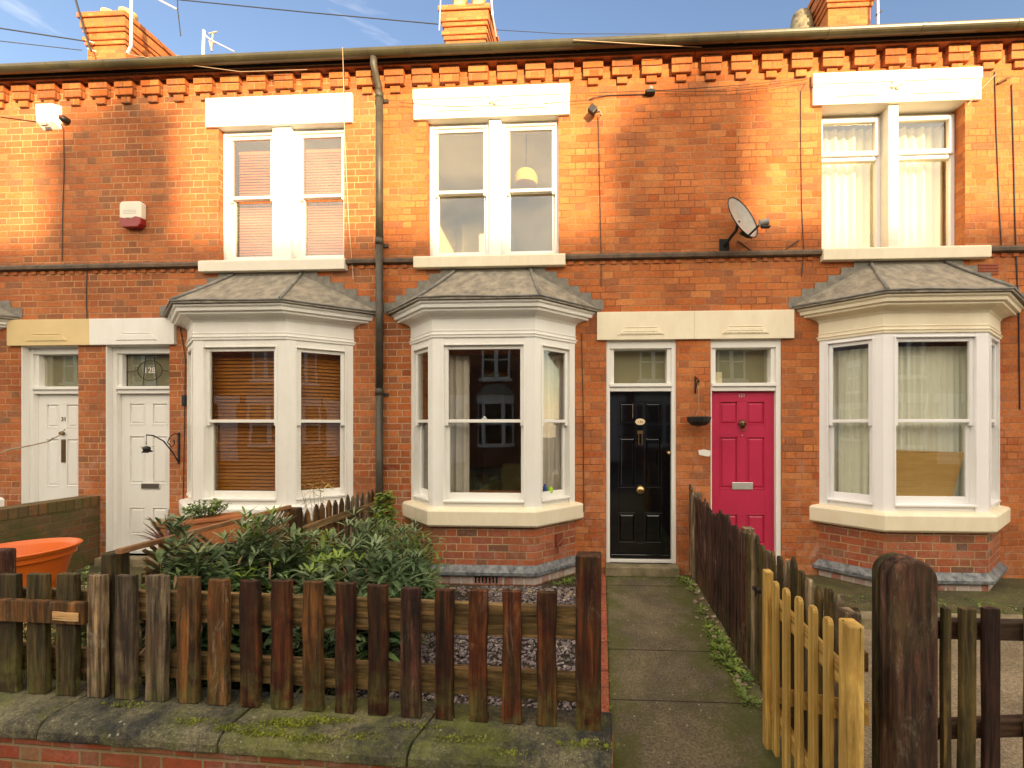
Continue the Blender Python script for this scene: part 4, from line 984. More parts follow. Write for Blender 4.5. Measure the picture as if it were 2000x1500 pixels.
MB().lathe([(.135, .005), (.14, .0), (.13, -.05), (.09, -.09), (0, -.11)], (bx, -.19, zc), 18).build('bowl', 'black', hb)
MB().lathe([(0, .012), (.07, .01), (.13, .0), (.132, -.01)], (bx, -.19, zc), 12).build('dead_moss', 'soil', hb)
# bell and torn white patch
b_ = W(359, 782, .02); o = MB().box(b_.x - .025, b_.x + .025, 0, .03, b_.z - .07, b_.z + .07, FACE).build('doorbell', 'black', bevel=.008); tag(o, 'dark narrow box on the brick between the white door and left bay', 'doorbell')
p = W(1380, 885, .0); mb = MB()
mb.extr([(p.x - .09, p.z - .02), (p.x - .02, p.z - .035), (p.x + .03, p.z - .04), (p.x + .045, p.z - .02), (p.x + .045, p.z + .03), (p.x - .03, p.z + .045), (p.x - .1, p.z + .035)], FACE, .0, .006)
tag(mb.build('plaster_patch', 'white_old'), 'torn white filler patch on the brick left of the pink door', 'patch')
# red air brick on upper right, terracotta air brick in central base, pipe stub
p = W(1930, 525, .0); mb = MB()
for q_ in range(4): mb.box(p.x - .11, p.x + .11, 0, .008, p.z - .07 + q_ * .035, p.z - .05 + q_ * .035, FACE)
tag(mb.build('air_brick', plain('red_air_brick', (.32, .06, .03), .7)), 'slatted red air brick right of the upper right window sill', 'air brick')
y_b = BD + .004; p = W(950, 1135, y_b); ab_ = MB()
for q_ in range(7): ab_.box(p.x - .13 + q_ * .04, p.x - .112 + q_ * .04, BD, BD + .012, .015, .085, FACE)
tag(ab_.build('air_brick', 'black'), 'dark slotted air brick low down in the foot of the central bay', 'air brick')
fr2 = Fr(bC[2], (hC['bay'][3], 0)); u = .34
mb = MB(); mb.box(u - .05, u + .04, 0, .03, .38, .52, fr2); mb.tube([fr2(u + .02, .045, .45), fr2(u - .05, .05, .4), fr2(u - .05, .05, .3)], .012, 6)
tag(mb.build('meter_cover', plain('brown_red_plastic', (.25, .06, .03), .5)), 'small brick red service cover on the foot of the central bay', 'service cover')

# aerials and overhead wires
def mast(name, pts, r, mat, label):
    o = MB().tube(pts, r, 8).build(name, mat); tag(o, label, 'aerial'); return o
A_ = lambda x, y, Y=3.1: at_depth(x, y, Y)
base = A_(188, 105); ar = empty('tv_aerial', tuple(base), 'thin leaning dark pole strapped to the left edge of the left chimney', 'aerial')
MB().tube([A_(178, 100), A_(165, 60), A_(145, -10), A_(138, -60)], .018, 8).build('mast', 'cable_black', ar)
for (x, y) in ((172, 78), (176, 95)): MB().tube([A_(x - 6, y), A_(x + 12, y + 6, 3.2)], .012, 6).build('strap', 'alu', ar)
ar = empty('tv_aerial', tuple(A_(250, 100)), 'white pole rising up the right corner of the left chimney', 'aerial')
MB().tube([A_(249, 104), A_(256, 90), A_(257, 0), A_(258, -50)], .026, 8).build('mast', 'alu', ar)
MB().tube([A_(257, -12), A_(310, -3, 2.9)], .015, 6).build('boom', 'alu', ar)
ar = empty('tv_aerial', tuple(A_(347, 70, 3.5)), 'bare aerial rod and pale arm high up right of the left chimney', 'aerial')
MB().tube([A_(346, -40, 3.5), A_(347, 18, 3.5), A_(353, 70, 3.5)], .01, 6).build('rod', 'cable_black', ar)
MB().tube([A_(258, -30, 3.3), A_(311, 0, 3.5), A_(346, 18, 3.5)], .018, 6).build('arm', 'alu', ar)
ar = empty('tv_aerial', tuple(A_(400, 105)), 'small pale aerial sticking up over the gutter right of the left chimney', 'aerial')
MB().tube([A_(397, 108), A_(399, 60)], .03, 8).build('mast', 'alu', ar)
MB().tube([A_(397, 65), A_(412, 78), A_(458, 101)], .015, 6).build('boom', 'alu', ar)
for (a, b) in (((408, 66), (424, 62)), ((413, 95), (416, 66)), ((405, 74), (420, 84)), ((409, 80), (414, 100))): MB().tube([A_(*a), A_(*b)], .016, 6).build('element', 'grey_metal', ar)
ar = empty('tv_aerial', tuple(A_(1714, 45)), 'slim white pole right of the right chimney', 'aerial')
MB().tube([A_(1715, 50), A_(1714, -40)], .022, 8).build('mast', 'alu', ar); MB().tube([A_(1712, 30), A_(1722, 20)], .02, 6).build('clamp', 'black', ar)
ar = empty('tv_aerial', tuple(A_(965, 60)), 'pale cable pole up the right side of the central chimney', 'aerial')
MB().tube([A_(969, 72, 3.4), A_(962, 30, 3.2), A_(958, -30)], .018, 8).build('mast', 'alu', ar)
MB().tube([A_(858, 60), A_(862, -30)], .012, 6).build('rod', 'alu', ar)
cable([A_(-600, -40, 2), A_(0, 55, 2.6), A_(165, 80, 3)], .012, 'cable_black', 'overhead wire crossing the sky at the left edge', 'overhead_wire', 'overhead wires')
cable([A_(-600, 10, 2), A_(0, 80, 2.6), A_(160, 98, 3.1)], .008, 'cable_black', 'lower faint overhead wire at the left edge of the sky', 'overhead_wire', 'overhead wires')
cable([A_(260, -12, 3.2), A_(355, 0, 3.2), A_(600, 24, 3.2), A_(855, 47, 3.2)], .010, 'cable_black', 'overhead wire sloping between the left and central chimneys', 'overhead_wire', 'overhead wires')
cable([A_(965, 58, 3.4), A_(1100, 66, 3.4), A_(1300, 66, 3.4)], .006, 'cable_black', 'faint overhead wire leaving the central chimney to the right', 'overhead_wire', 'overhead wires')


# ================================================================== gardens
def picket(parent, x, y, z, rot, w, t, h, mat, top='flat', jit=.004, lean=0.0, name='picket', label=None):
    mb = MB(); n = 6; rr = random.Random(int((x * 977 + y * 31337) * 100) & 0xffff)
    outl = []
    for i in range(n + 1): outl.append((-w / 2 + rr.uniform(-jit, jit), h * (i / n) * (1 if top == 'flat' else .94)))
    if top == 'flat': hh = [(0, h + rr.uniform(-jit, jit))]
    elif top == 'round': hh = [(-w * .42, h * .94 + w * .28), (-w * .2, h * .94 + w * .45), (w * .2, h * .94 + w * .45), (w * .42, h * .94 + w * .28)]
    else: hh = [(-w * .3, h * .94 + w * .5), (0, h * .94 + w * .95), (w * .3, h * .94 + w * .5)]
    right = [(w / 2 + rr.uniform(-jit, jit), h * (i / n) * (1 if top == 'flat' else .94)) for i in range(n, -1, -1)]
    pts = outl + hh + right
    mb.extr(pts, lambda u, ww, zz: Vector((u + lean * zz, ww, zz)), -t / 2, t / 2)
    c_, s_ = math.cos(rot), math.sin(rot)
    base = WO[parent]
    mb2 = MB(); mb2.v = [Vector((v.x * c_ - v.y * s_ + x, v.x * s_ + v.y * c_ + y, v.z + z)) for v in mb.v]; mb2.f = mb.f
    o = mb2.build(name, mat, parent, loc=(x, y, z), bevel=.004)
    if label: o['label'] = label
    return o

# --- front line of the centre garden: runs almost parallel with the houses
def fpt(px, dz=0):      # plan position on the front fence line for an image column
    xa, ya, xb, yb = -3.55, -2.86, -.07, -3.0
    t = (px - PX) / F
    dx, dy = CT * t - ST, ST * t + CT      # ray direction from camera (0,-CD)
    # solve  (dx,dy)*p + (0,-CD) on line
    ex, ey = xb - xa, yb - ya
    p = (xa * ey - (ya + CD) * ex) / (dx * ey - dy * ex)
    return dx * p, -CD + dy * p, p
FROT = math.atan2(-.14, 3.48)
ff = empty('picket_fence', (-1.4, -2.95, .23), 'low dark stained picket fence on the mossy wall in front of the central bay', 'fence')
fl_ = empty('picket_fence', (-3.7, -2.85, .23), 'algae stained picket fence at the lower left, with a board nailed across it', 'fence')
pk = [(190, 228, 'fence_grey', 1113), (243, 286, 'fence_grey', 1114), (302, 345, 'fence_grey', 1115), (362, 405, 'fence_brown', 1118), (421, 463, 'fence_brown', 1122), (482, 522, 'fence', 1124), (542, 582, 'fence', 1124),
      (602, 643, 'fence_brown', 1126), (665, 706, 'fence', 1128), (727, 768, 'fence', 1132), (790, 830, 'fence_purple', 1138), (855, 893, 'fence', 1141), (920, 958, 'fence', 1143), (985, 1023, 'fence', 1143), (1050, 1090, 'fence', 1145)]
pl_ = [(-440, -395), (-380, -335), (-320, -278), (-265, -223), (-205, -163), (-150, -108), (-95, -52), (-38, 5), (20, 62), (75, 118), (130, 174)]
def put(parent, a, b, top, mat):
    x, y, p = fpt((a + b) / 2); w = (b - a) * p / F; h = CH - (top - PY) / F * p - .245
    picket(parent, x, y - .045, .235, FROT, w * .93, .032, h, mat, jit=.0055)
for a, b, mt, top in pk: put(ff, a, b, top, mt)
for a, b in pl_: put(fl_, a, b, 1112, 'fence_green')
def along(px0, px1, z0, z1, off, th, name, mat, parent, label=None, droop=0):
    (xa, ya, _), (xb, yb, _) = fpt(px0), fpt(px1)
    fr = Fr((xa, ya), (xb, yb)); mb = MB(); L = fr.L
    n = 6; k0 = len(mb.v)
    for i in range(n + 1):
        u = L * i / n; dz = droop * math.sin(math.pi * i / n) + rnd.uniform(-.003, .003)
        for w, z in ((off, z0), (off + th, z0), (off + th, z1), (off, z1)): mb.v.append(fr(u, w, z + dz))
    for i in range(n):
        for j in range(4):
            a = k0 + i * 4 + j; b = k0 + i * 4 + (j + 1) % 4; mb.f.append((a, b, b + 4, a + 4))
    mb.f.append((k0 + 3, k0 + 2, k0 + 1, k0)); e = k0 + n * 4; mb.f.append((e, e + 1, e + 2, e + 3))
    o = mb.build(name, mat, parent, bevel=.004)
    if label: o['label'] = label
    return o
along(186, 1128, .665, .835, -.035, .04, 'rail', 'rail', ff); along(186, 1128, .335, .48, -.035, .04, 'rail', 'rail', ff)
along(-450, 183, .665, .82, -.03, .035, 'rail', 'rail', fl_); along(-450, 183, .335, .48, -.03, .035, 'rail', 'rail', fl_)
along(-450, 197, .665, .79, .056, .035, 'cross_board', 'fence_brown', fl_, 'brown board nailed across the front of the pickets')
along(143, 192, .685, .735, .092, .006, 'repair_piece', 'bare', fl_, 'bare wood patch at the end of the board')
# end post of the front fence
x, y, p = fpt(1150); po = picket(ff, x, y - .02, .225, FROT, .13, .1, .90, 'fence', jit=.002, name='post')
# --- coping stones on the brick front wall
gw = empty('garden_wall', (-2.4, -3.0, 0), 'low front wall of red brick under long mossy dark coping stones', 'wall')
fwl = Fr((-7.4, -2.705), (.06, -3.005)); L = fwl.L
joints = []
(xa, ya) = (-7.4, -2.705)
def ucol(px, off):      # distance along the wall frame where the column px meets the line offset by `off`
    t = (px - PX) / F; dx, dy = CT * t - ST, ST * t + CT; A = fwl(0, off, 0); e = fwl.t
    p = ((A.x) * e.y - (A.y + CD) * e.x) / (dx * e.y - dy * e.x); return (Vector((dx * p, -CD + dy * p, 0)) - A).dot(e)
js = [ucol(v, .24) for v in (76, 428, 806)]
js = [js[0] - 1.9, js[0] - .95] + js
edges = [0] + js + [L]
for i in range(len(edges) - 1):
    a, b = edges[i] + .006, edges[i + 1] - .006; mb = MB(); n = 14; k0 = 0
    prof = [(-.10, .12), (-.10, .226), (.0, .232), (.12, .230), (.21, .226), (.245, .208), (.262, .175), (.262, .135), (.25, .12)]
    r2 = random.Random(i); skew = rnd.uniform(-.02, .02)
    for q in range(n + 1):
        u = a + (b - a) * q / n; end = .0
        for w, z in prof:
            jz = (r2.uniform(-.004, .004) if z > .13 else 0); jw = r2.uniform(-.004, .006) if w > .2 else 0
            e_ = .012 if q in (0, n) and w > .1 else 0
            sk = -.16 * (w - .1) if (q == n and i in (4,)) or (q == 0 and i == 5) else 0
            mb.v.append(fwl(u + sk, w + jw - e_, z + jz - e_ * .6))
    m = len(prof)
    for q in range(n):
        for j in range(m):
            A_0 = q * m + j; B_0 = q * m + (j + 1) % m; mb.f.append((A_0, B_0, B_0 + m, A_0 + m))
    mb.f.append(tuple(range(m - 1, -1, -1))); mb.f.append(tuple(n * m + j for j in range(m)))
    mb.build('coping_stone', 'coping', gw, bevel=.006)
mb = MB(); mb.box(0, L, -.08, .215, -.9, .118, fwl); mb.build('brickwork', 'brick_front', gw)
# lower row of moss tufts on the coping (one mass)
def clump(mb, c, r_, n, size, flat=.5):
    for _ in range(n):
        th = rnd.uniform(0, 6.283); q = rnd.random() ** .6; p_ = Vector((c[0] + r_[0] * q * math.cos(th), c[1] + r_[1] * q * math.sin(th), c[2]))
        h = size * rnd.uniform(.5, 1.2); d = Vector((rnd.uniform(-1, 1), rnd.uniform(-1, 1), rnd.uniform(flat, 1.3))).normalized()
        e_ = d.cross(Vector((rnd.uniform(-1, 1), rnd.uniform(-1, 1), .2))).normalized() * h * .35
        mb.add([p_ - e_ * .5, p_ + d * h * .5 - e_, p_ + d * h, p_ + d * h * .5 + e_], [(0, 1, 2, 3)])
moss = MB()
for px, w_, n in ((470, .2, 260), (560, .16, 240), (640, .12, 130), (380, .19, 70), (250, .1, 60), (700, .2, 120), (905, .19, 90), (1150, .17, 110), (815, .12, 60), (520, .22, 200), (610, .24, 160), (990, .24, 60)):
    u = ucol(px, w_); c = fwl(u, w_, .232 - (.0 if w_ < .2 else .012)); clump(moss, c, (.15, .03), int(n * 1.3), .017, .3)
o = moss.build('moss', leaf_mat('moss_green', (.11, .13, .015), (.24, .26, .025), (.17, .17, .04), .9)); tag(o, 'yellow green moss growing on the coping stones', 'moss', kind='stuff')

# ------------------------------------------------------------------ ground
def sheet(name, pts, z, mat, kind='structure', nsub=0):
    mb = MB(); mb.add([(x, y, z) for x, y in pts], [tuple(range(len(pts)))]); o = mb.build(name, mat, loc=(pts[0][0], pts[0][1], z)); tag(o, kind=kind); return o
sheet('ground', [(-60, -60), (60, -60), (60, 60), (-60, 60)], -.14, 'soil')
sheet('soil', [(-2.75, -2.95), (-.03, -2.95), (-.03, .0), (-2.75, .0)], -.012, 'soil')
sheet('garden_soil', [(boundAB, -2.8), (-2.75, -2.8), (-2.75, 0), (boundAB, 0)], .02, 'mossy_ground')
mb = MB(); mb.box(.055, .975, -6.2, -.06, -.1, 0)
o = mb.build('path', 'path'); tag(o, kind='structure')
# joints in the path
jt = MB()
for yy in (-CD + 2.86, -CD + 3.5, -CD + 4.9):
    jt.box(.06, .97, yy - .0025, yy + .0025, .0005, .004)
tag(jt.build('path_joint', 'soil'), kind='structure')
mb = MB(); n = 13
for i in range(n):
    y0 = -2.75 + i * .205; mb.box(-.022 + rnd.uniform(-.004, .004), .05, y0, y0 + .198, -.1, .022 + rnd.uniform(-.004, .004))
tag(mb.build('path_edging', 'terra_edge', bevel=.006), kind='structure')
sheet('border', [(.975, -3.9), (1.12, -3.9), (1.12, 0), (.975, 0)], -.008, 'mossy_ground')
sheet('yard', [(1.12, -3.9), (6.6, -3.9), (6.6, -1.27), (1.12, -1.27)], -.03, 'yard')
mb = MB(); mb.box(1.16, 6.5, -1.27, -1.12, -.1, .07); tag(mb.build('kerb', 'sandstone', bevel=.012), kind='structure')
sheet('side_bed', [(1.16, -1.12), (6.5, -1.12), (6.5, 0), (1.16, 0)], .02, 'mossy_ground')
sheet('pavement', [(-60, -4.9), (60, -4.9), (60, -3.9), (-60, -3.9)], -.13, 'pave')
sheet('street_pavement', [(-60, -6.6), (60, -6.6), (60, -4.9), (-60, -4.9)], -.126, 'pave')
sheet('road', [(-60, -11.4), (60, -11.4), (60, -6.75), (-60, -6.75)], -.125, 'road')
mb = MB(); mb.box(-60, 60, -6.74, -6.6, -.3, -.12); tag(mb.build('street_kerb', 'pave'), kind='structure')

# slate chippings of the centre garden
g = MB(); rg = random.Random(3)
def stone(mb, c, s):
    r1 = [rg.uniform(.6, 1.1) * s for _ in range(3)]; rot = Matrix.Rotation(rg.uniform(0, 6.28), 3, 'Z') @ Matrix.Rotation(rg.uniform(-.6, .6), 3, 'X')
    vs = [rot @ Vector((sx * r1[0] * rg.uniform(.6, 1), sy * r1[1] * .75 * rg.uniform(.6, 1), sz * r1[2] * .3)) + c for sz in (-1, 1) for sx, sy in ((-1, -1), (1, -1), (1, 1), (-1, 1))]
    mb.add(vs, [(3, 2, 1, 0), (4, 5, 6, 7), (0, 1, 5, 4), (1, 2, 6, 5), (2, 3, 7, 6), (3, 0, 4, 7)])
for _ in range(8500):
    x = rg.uniform(-2.3, -.03); y = rg.uniform(-2.9, -.5)
    if x < -1.3 and y > -1.2 and rg.random() < .8: continue
    stone(g, Vector((x, y, rg.uniform(-.008, .012))), rg.uniform(.010, .022))
tag(g.build('slate_chippings', 'gravel', loc=(0, 0, 0)), 'purple grey slate chippings in the centre garden bed', 'gravel', kind='stuff')

# ------------------------------------------------------------------ right hand boundary fence (runs from the house to the gate post)
rf_ = empty('picket_fence', (1.05, -1.9, 0), 'long dark picket fence running from between the two doors to the big gate post', 'fence')
y = -.08; i = 0
while y > -3.42:
    i += 1; t_ = (-y) / 3.4
    top = 1.035 + .02 * math.sin(i * .9) + rnd.uniform(-.03, .025) + .03 * t_
    if i < 3: top += .08
    mt = 'fence_purple' if t_ < .62 else ('fence_green' if i % 3 else 'fence_grey')
    if t_ < .12: mt = 'fence_grey'
    picket(rf_, 1.05 + rnd.uniform(-.006, .006), y, .06, R(90), .062 + rnd.uniform(-.006, .006), .02, top - .06, mt, top=('round' if rnd.random() < .75 else 'point'), lean=rnd.uniform(-.012, .012))
    y -= .092 + rnd.uniform(-.004, .006)
for z in (.28, .78): MB().box(1.062, 1.10, -3.45, -.02, z, z + .08).build('rail', 'rail_y', rf_, bevel=.004)
for yy in (-.04, -1.8): MB().box(1.1, 1.18, yy - .08, yy, -.05, 1.0).build('post', 'fence_grey', rf_, bevel=.006)

# --- gate post with a rounded top
gp = empty('gate_post', (1.17, -3.6, 0), 'thick dark gate post with a rounded top at the lower right', 'post')
def arch_post(x0, x1, y0, y1, zt, mat, name, lab=None):
    r_ = (x1 - x0) / 2; c = (x0 + x1) / 2; zc = zt - r_ * .98
    pts = [(x0, -.12), (x1, -.12)] + [(c + r_ * math.cos(t * math.pi / 14), zc + r_ * .98 * math.sin(t * math.pi / 14)) for t in range(15)]
    mb = MB(); mb.extr(pts, lambda u, w, z: Vector((u, w, z)), y0, y1); o = mb.build(name, mat, gp, bevel=.012, segs=3); return o
arch_post(1.085, 1.245, -3.63, -3.535, 1.297, 'gatepost', 'post')
arch_post(1.082, 1.242, -3.528, -3.49, 1.292, 'fence_green', 'backing_board')
MB().box(1.0, 1.06, -3.47, -3.4, .0, 1.03).build('side_strip', 'fence_grey', gp, bevel=.006)

# --- yellow gate standing open along the fence
gt = empty('garden_gate', (.91, -3.6, 0), 'new yellow wooden picket gate standing open against the dark fence', 'gate')
def gx(px, X=.9):
    t = (px - PX) / F; Y = X * (CT + t * ST) / (t * CT - ST); return Y - CD
def gz(py, px, X=.9):
    Y = gx(px, X) + CD; p = Y * CT - X * ST; return CH - (py - PY) / F * p
def gate_bar(a, b, top, name, th=.022, rnd_top=True, X=.9, zb=.08, wmin=.04):
    ya, yb = gx(a, X), gx(b, X); w = max(abs(ya - yb) * .52, wmin); yc = (ya + yb) / 2; zt = gz(top, (a + b) / 2, X)
    picket(gt, X, yc, zb, R(90), w, th, (zt - zb) , 'yellow_wood', top='round' if rnd_top else 'flat', jit=.0015, name=name)
for a, b, top in ((1508, 1523, 1124), (1527, 1545, 1137), (1551, 1571, 1152), (1577, 1600, 1168), (1606, 1630, 1188)): gate_bar(a, b, top, 'picket', zb=.1)
yn, yf = gx(1665, .9), gx(1498, .9)
ztn, ztf = gz(1212, 1660, .9), gz(1114, 1498, .9)
mb = MB(); mb.box(.872, .927, yn - .03, yn + .045, .05, ztn); mb.build('stile', 'yellow_wood', gt, bevel=.008)
mb = MB(); mb.box(.885, .925, yf - .03, yf + .03, .05, ztf); mb.build('stile', 'yellow_wood', gt, bevel=.006)
def bar_yz(y0, z0, y1, z1, h, x0, x1, name, mat):
    mb = MB(); vs = []
    for x in (x0, x1): vs += [(x, y0, z0), (x, y1, z1), (x, y1, z1 + h), (x, y0, z0 + h)]
    mb.add(vs, [(0, 1, 2, 3), (7, 6, 5, 4), (0, 4, 5, 1), (1, 5, 6, 2), (2, 6, 7, 3), (3, 7, 4, 0)]); mb.build(name, mat, gt, bevel=.003)
zr1, zr0 = gz(1262, 1640), gz(1190, 1508)
bar_yz(yn, .80, yf, .80, .085, .912, .94, 'rail', 'yellow_wood_y')
bar_yz(yn, .22, yf, .22, .085, .912, .94, 'rail', 'yellow_wood_y')
bar_yz(yn, .72, yf, .29, .085, .941, .96, 'brace', 'yellow_wood_y')
mb = MB(); mb.box(.862, .885, yf + .05, yf + .12, .86, .88); mb.tube([(.86, yf + .06, .84), (.86, yf + .06, .90)], .006, 6); mb.build('latch', 'black', gt)

# --- neighbour's front fence at the lower right
nf = empty('picket_fence', (1.6, -3.6, 0), 'dark picket fence right of the rounded gate post', 'fence')
def nx(px, Y=-3.6):
    t = (px - PX) / F; Yc = Y + CD; return Yc * (t * CT - ST) / (CT + t * ST)
for a, b in ((1838, 1856), (1873, 1902), (1919, 1950), (2003, 2035), (2050, 2085), (2100, 2130), (2150, 2185)):
    xa_, xb_ = nx(a), nx(b); X = (xa_ + xb_) / 2; p = (CD - 3.6) * CT - X * ST
    picket(nf, X, -3.6, -.1, 0, xb_ - xa_, .022, CH - (1187 - PY) / F * p + .1, 'fence_green' if a != 1919 else 'fence_purple', jit=.003)
MB().box(1.25, 2.4, -3.58, -3.54, .985, 1.055).build('rail', 'rail_dark', nf, bevel=.004)
MB().add([(1.25, -3.58, .60), (2.4, -3.58, .68), (2.4, -3.58, .75), (1.25, -3.58, .66), (1.25, -3.54, .60), (2.4, -3.54, .68), (2.4, -3.54, .75), (1.25, -3.54, .66)],
         [(0, 1, 2, 3), (7, 6, 5, 4), (0, 4, 5, 1), (1, 5, 6, 2), (2, 6, 7, 3), (3, 7, 4, 0)]).build('rail', 'rail_dark', nf, bevel=.004)

# ------------------------------------------------------------------ boundary between the left and centre gardens
sf = empty('garden_fence', (-2.78, -1.5, 0), 'weathered side fence of trellis and pointed pickets between the left and central gardens', 'fence')
FX = -2.78
mb = MB()
mb.box(FX - .02, FX + .02, -2.93, -1.55, 1.055, 1.085); mb.build('top_rail', plain('reddish_rail', (.33, .15, .06), .8, .2, 9, .5), sf, bevel=.004)
mb = MB()
for k in range(24):
    y0 = -2.79 + k * .052; mb.tube([(FX - .005, y0, .2), (FX - .005, min(y0 + .85, -1.55), .2 + min(.85, -1.55 - y0))], .012, 4)
    if y0 > -2.75: mb.tube([(FX + .012, y0, .2), (FX + .012, max(y0 - .85, -2.8), .2 + min(.85, y0 + 2.8))], .012, 4)
mb.build('trellis', 'rail_y', sf)
MB().box(FX - .004, FX + .004, -2.8, -1.56, .22, .9).build('backing_panel', 'fence_green', sf)
MB().box(FX - .05, FX + .05, -1.56, -1.45, 0, 1.05).build('post', 'fence_brown', sf, bevel=.01)
MB().box(FX - .15, FX - .06, -2.9, -2.81, 0, 1.05).build('post', 'fence_green', sf, bevel=.012)
y = -1.38
while y > -1.4 and y < -.05:
    picket(sf, FX - .02, y, .15, R(90), .075, .018, .845 + rnd.uniform(-.02, .02), 'fence_grey' if rnd.random() < .5 else 'fence_brown', top='point', lean=rnd.uniform(-.02, .02)); y += .105
MB().box(FX + .0, FX + .045, -1.44, -.03, .80, .865).build('rail', 'rail_y', sf, bevel=.004)
MB().box(FX + .0, FX + .045, -1.44, -.03, .32, .385).build('rail', 'rail_y', sf, bevel=.004)

# ------------------------------------------------------------------ left garden: brick boundary wall, tub, planter
lw = empty('brick_wall', (boundAB - .0, -1.6, 0), 'mossy brick garden wall between the two white doors, topped with bricks on edge', 'wall')
MB().box(boundAB - .11, boundAB + .11, -3.1, -.005, -.1, .76).build('brickwork', 'brick_moss', lw)
MB().box(boundAB - .115, boundAB + .115, -3.1, -.006, .761, .89).build('brick_on_edge', 'brick_soldier', lw, bevel=.008)
tx, ty = G(30, 3.85)
tub = empty('plant_tub', (tx, ty, .02), 'big round orange plastic planter tub at the left', 'planter')
zr = CH - (1073 - PY) / F * 3.85
MB().lathe([(.0, zr - .36), (.27, zr - .36), (.335, zr - .09), (.345, zr - .085), (.36, zr - .08), (.365, zr - .035), (.38, zr - .03), (.395, zr), (.39, zr + .006), (.37, zr + .006), (.35, zr - .03), (.32, zr - .13), (.29, zr - .3)], (tx, ty, 0), 72).build('tub', 'orange_plastic', tub)
MB().lathe([(.0, zr - .2), (.2, zr - .205), (.305, zr - .21)], (tx, ty, 0), 24).build('compost', 'soil', tub)
MB().box(tx - .3, tx + .3, ty - .3, ty + .3, .02, zr - .361).build('brick_stand', 'brick_moss', tub, bevel=.01)
px_, py_ = G(385, 3.75); zr2 = 1.0
pt = empty('trough_planter', (px_, py_, .02), 'terracotta trough planter behind the side fence, beside the white bay', 'planter')
zt = CH - (1010 - PY) / F * 3.75
mb = MB(); frp = Fr((px_ - .16, py_ - .2), (px_ + .22, py_ + .2))
mb.box(-.0, .56, -.1, .1, zt - .04, zt, frp); mb.box(.015, .545, -.085, .085, zt - .24, zt - .041, frp); mb.build('trough', 'terracotta', pt, bevel=.01)
MB().box(.02, .54, -.08, .08, .02, zt - .241, frp).build('stand', 'fence_brown', pt)

# ------------------------------------------------------------------ plants
def leaf(mb, base, d, length, w, bend=.3, up=None):
    d = d.normalized(); s_ = d.cross(Vector((0, 0, 1)));
    if s_.length < .01: s_ = Vector((1, 0, 0))
    s_.normalize(); nrm = s_.cross(d).normalized(); k0 = len(mb.v); prof = ((0, .15), (.3, .8), (.6, 1.0), (.85, .6), (1, .04))
    for t_, ww in prof:
        c = base + d * length * t_ + Vector((0, 0, -1)) * bend * length * t_ * t_
        mb.v += [c - s_ * w * ww * .5 + nrm * w * .12 * ww, c - nrm * 0, c + s_ * w * ww * .5 + nrm * w * .12 * ww]
    for i in range(len(prof) - 1):
        a = k0 + i * 3; mb.f += [(a, a + 1, a + 4, a + 3), (a + 1, a + 2, a + 5, a + 4)]
def bush(x, y, z, h, rad, stems, nl, ll, lw_, mat, label, group='leafy shrubs in the centre garden', cat='shrub', seed=0, spread=1.0, name='garden_shrub', stiff=.0):
    r_ = random.Random(seed); root = empty(name, (x, y, z), label, cat, group)
    lv = MB(); st = MB()
    for s_ in range(stems):
        th = r_.uniform(0, 6.283); q = r_.random() ** .5 * rad; top = Vector((x + q * math.cos(th) * 1.1, y + q * math.sin(th), z + h * r_.uniform(.55, 1.05) * (1 - .35 * (q / rad) ** 2)))
        bs = Vector((x + q * .4 * math.cos(th), y + q * .4 * math.sin(th), z)); mid = bs.lerp(top, .55) + Vector((r_.uniform(-.02, .02), r_.uniform(-.02, .02), 0))
        st.tube([bs, mid, top], .004, 4, .002)
        for k in range(nl):
            f = 1 - (k / nl) * .75; p = mid.lerp(top, max(0, (f - .4) / .6)) if f > .4 else bs.lerp(mid, f / .4)
            a = k * 2.4 + r_.uniform(-.4, .4); el = r_.uniform(.15, .9) if k > nl * .25 else r_.uniform(.5, 1.3)
            d = Vector((math.cos(a) * spread, math.sin(a) * spread, el))
            L_ = ll * r_.choice((.5, .8, 1.0, 1.1, 1.35)) * r_.uniform(.8, 1.15)
            if name == 'garden_shrub' and (p + d.normalized() * L_).y < -2.83 and p.z < .93: continue      # held back by the pickets
            leaf(lv, p, d, L_, lw_ * r_.uniform(.7, 1.25), r_.uniform(.1, .55) * (1 - stiff))
    lv.build('leaves', mat, root); st.build('stem', 'stem', root)
    if stems > 40:      # spent brown leaves and a few young pale tips
        ol = MB(); yl = MB()
        for _ in range(26):
            th = r_.uniform(0, 6.28); q = rad * r_.random(); leaf(ol, Vector((x + q * math.cos(th), y + q * math.sin(th), z + h * r_.uniform(.3, .85))), Vector((math.cos(th), math.sin(th), r_.uniform(-.8, .3))), ll * .45, lw_ * .45, .5)
        for _ in range(9):
            th = r_.uniform(0, 6.28); q = rad * .7 * r_.random(); c_ = Vector((x + q * math.cos(th), y + q * math.sin(th), z + h * r_.uniform(.85, 1.06)))
            for k in range(7): leaf(yl, c_, Vector((math.cos(k * .9 + th), math.sin(k * .9 + th), r_.uniform(.4, 1.3))), ll * .6, lw_ * .55, .2)
        ol.build('dead_leaves', 'leaf_dead', root); yl.build('young_leaves', 'leaf_grey' if mat != 'leaf_grey' else 'leaf_bright', root)
    return root
labs = ['dark lance leaved shrub', 'grey green leafy shrub', 'bright green leafy shrub', 'low dark leaved shrub', 'bushy mid green shrub']
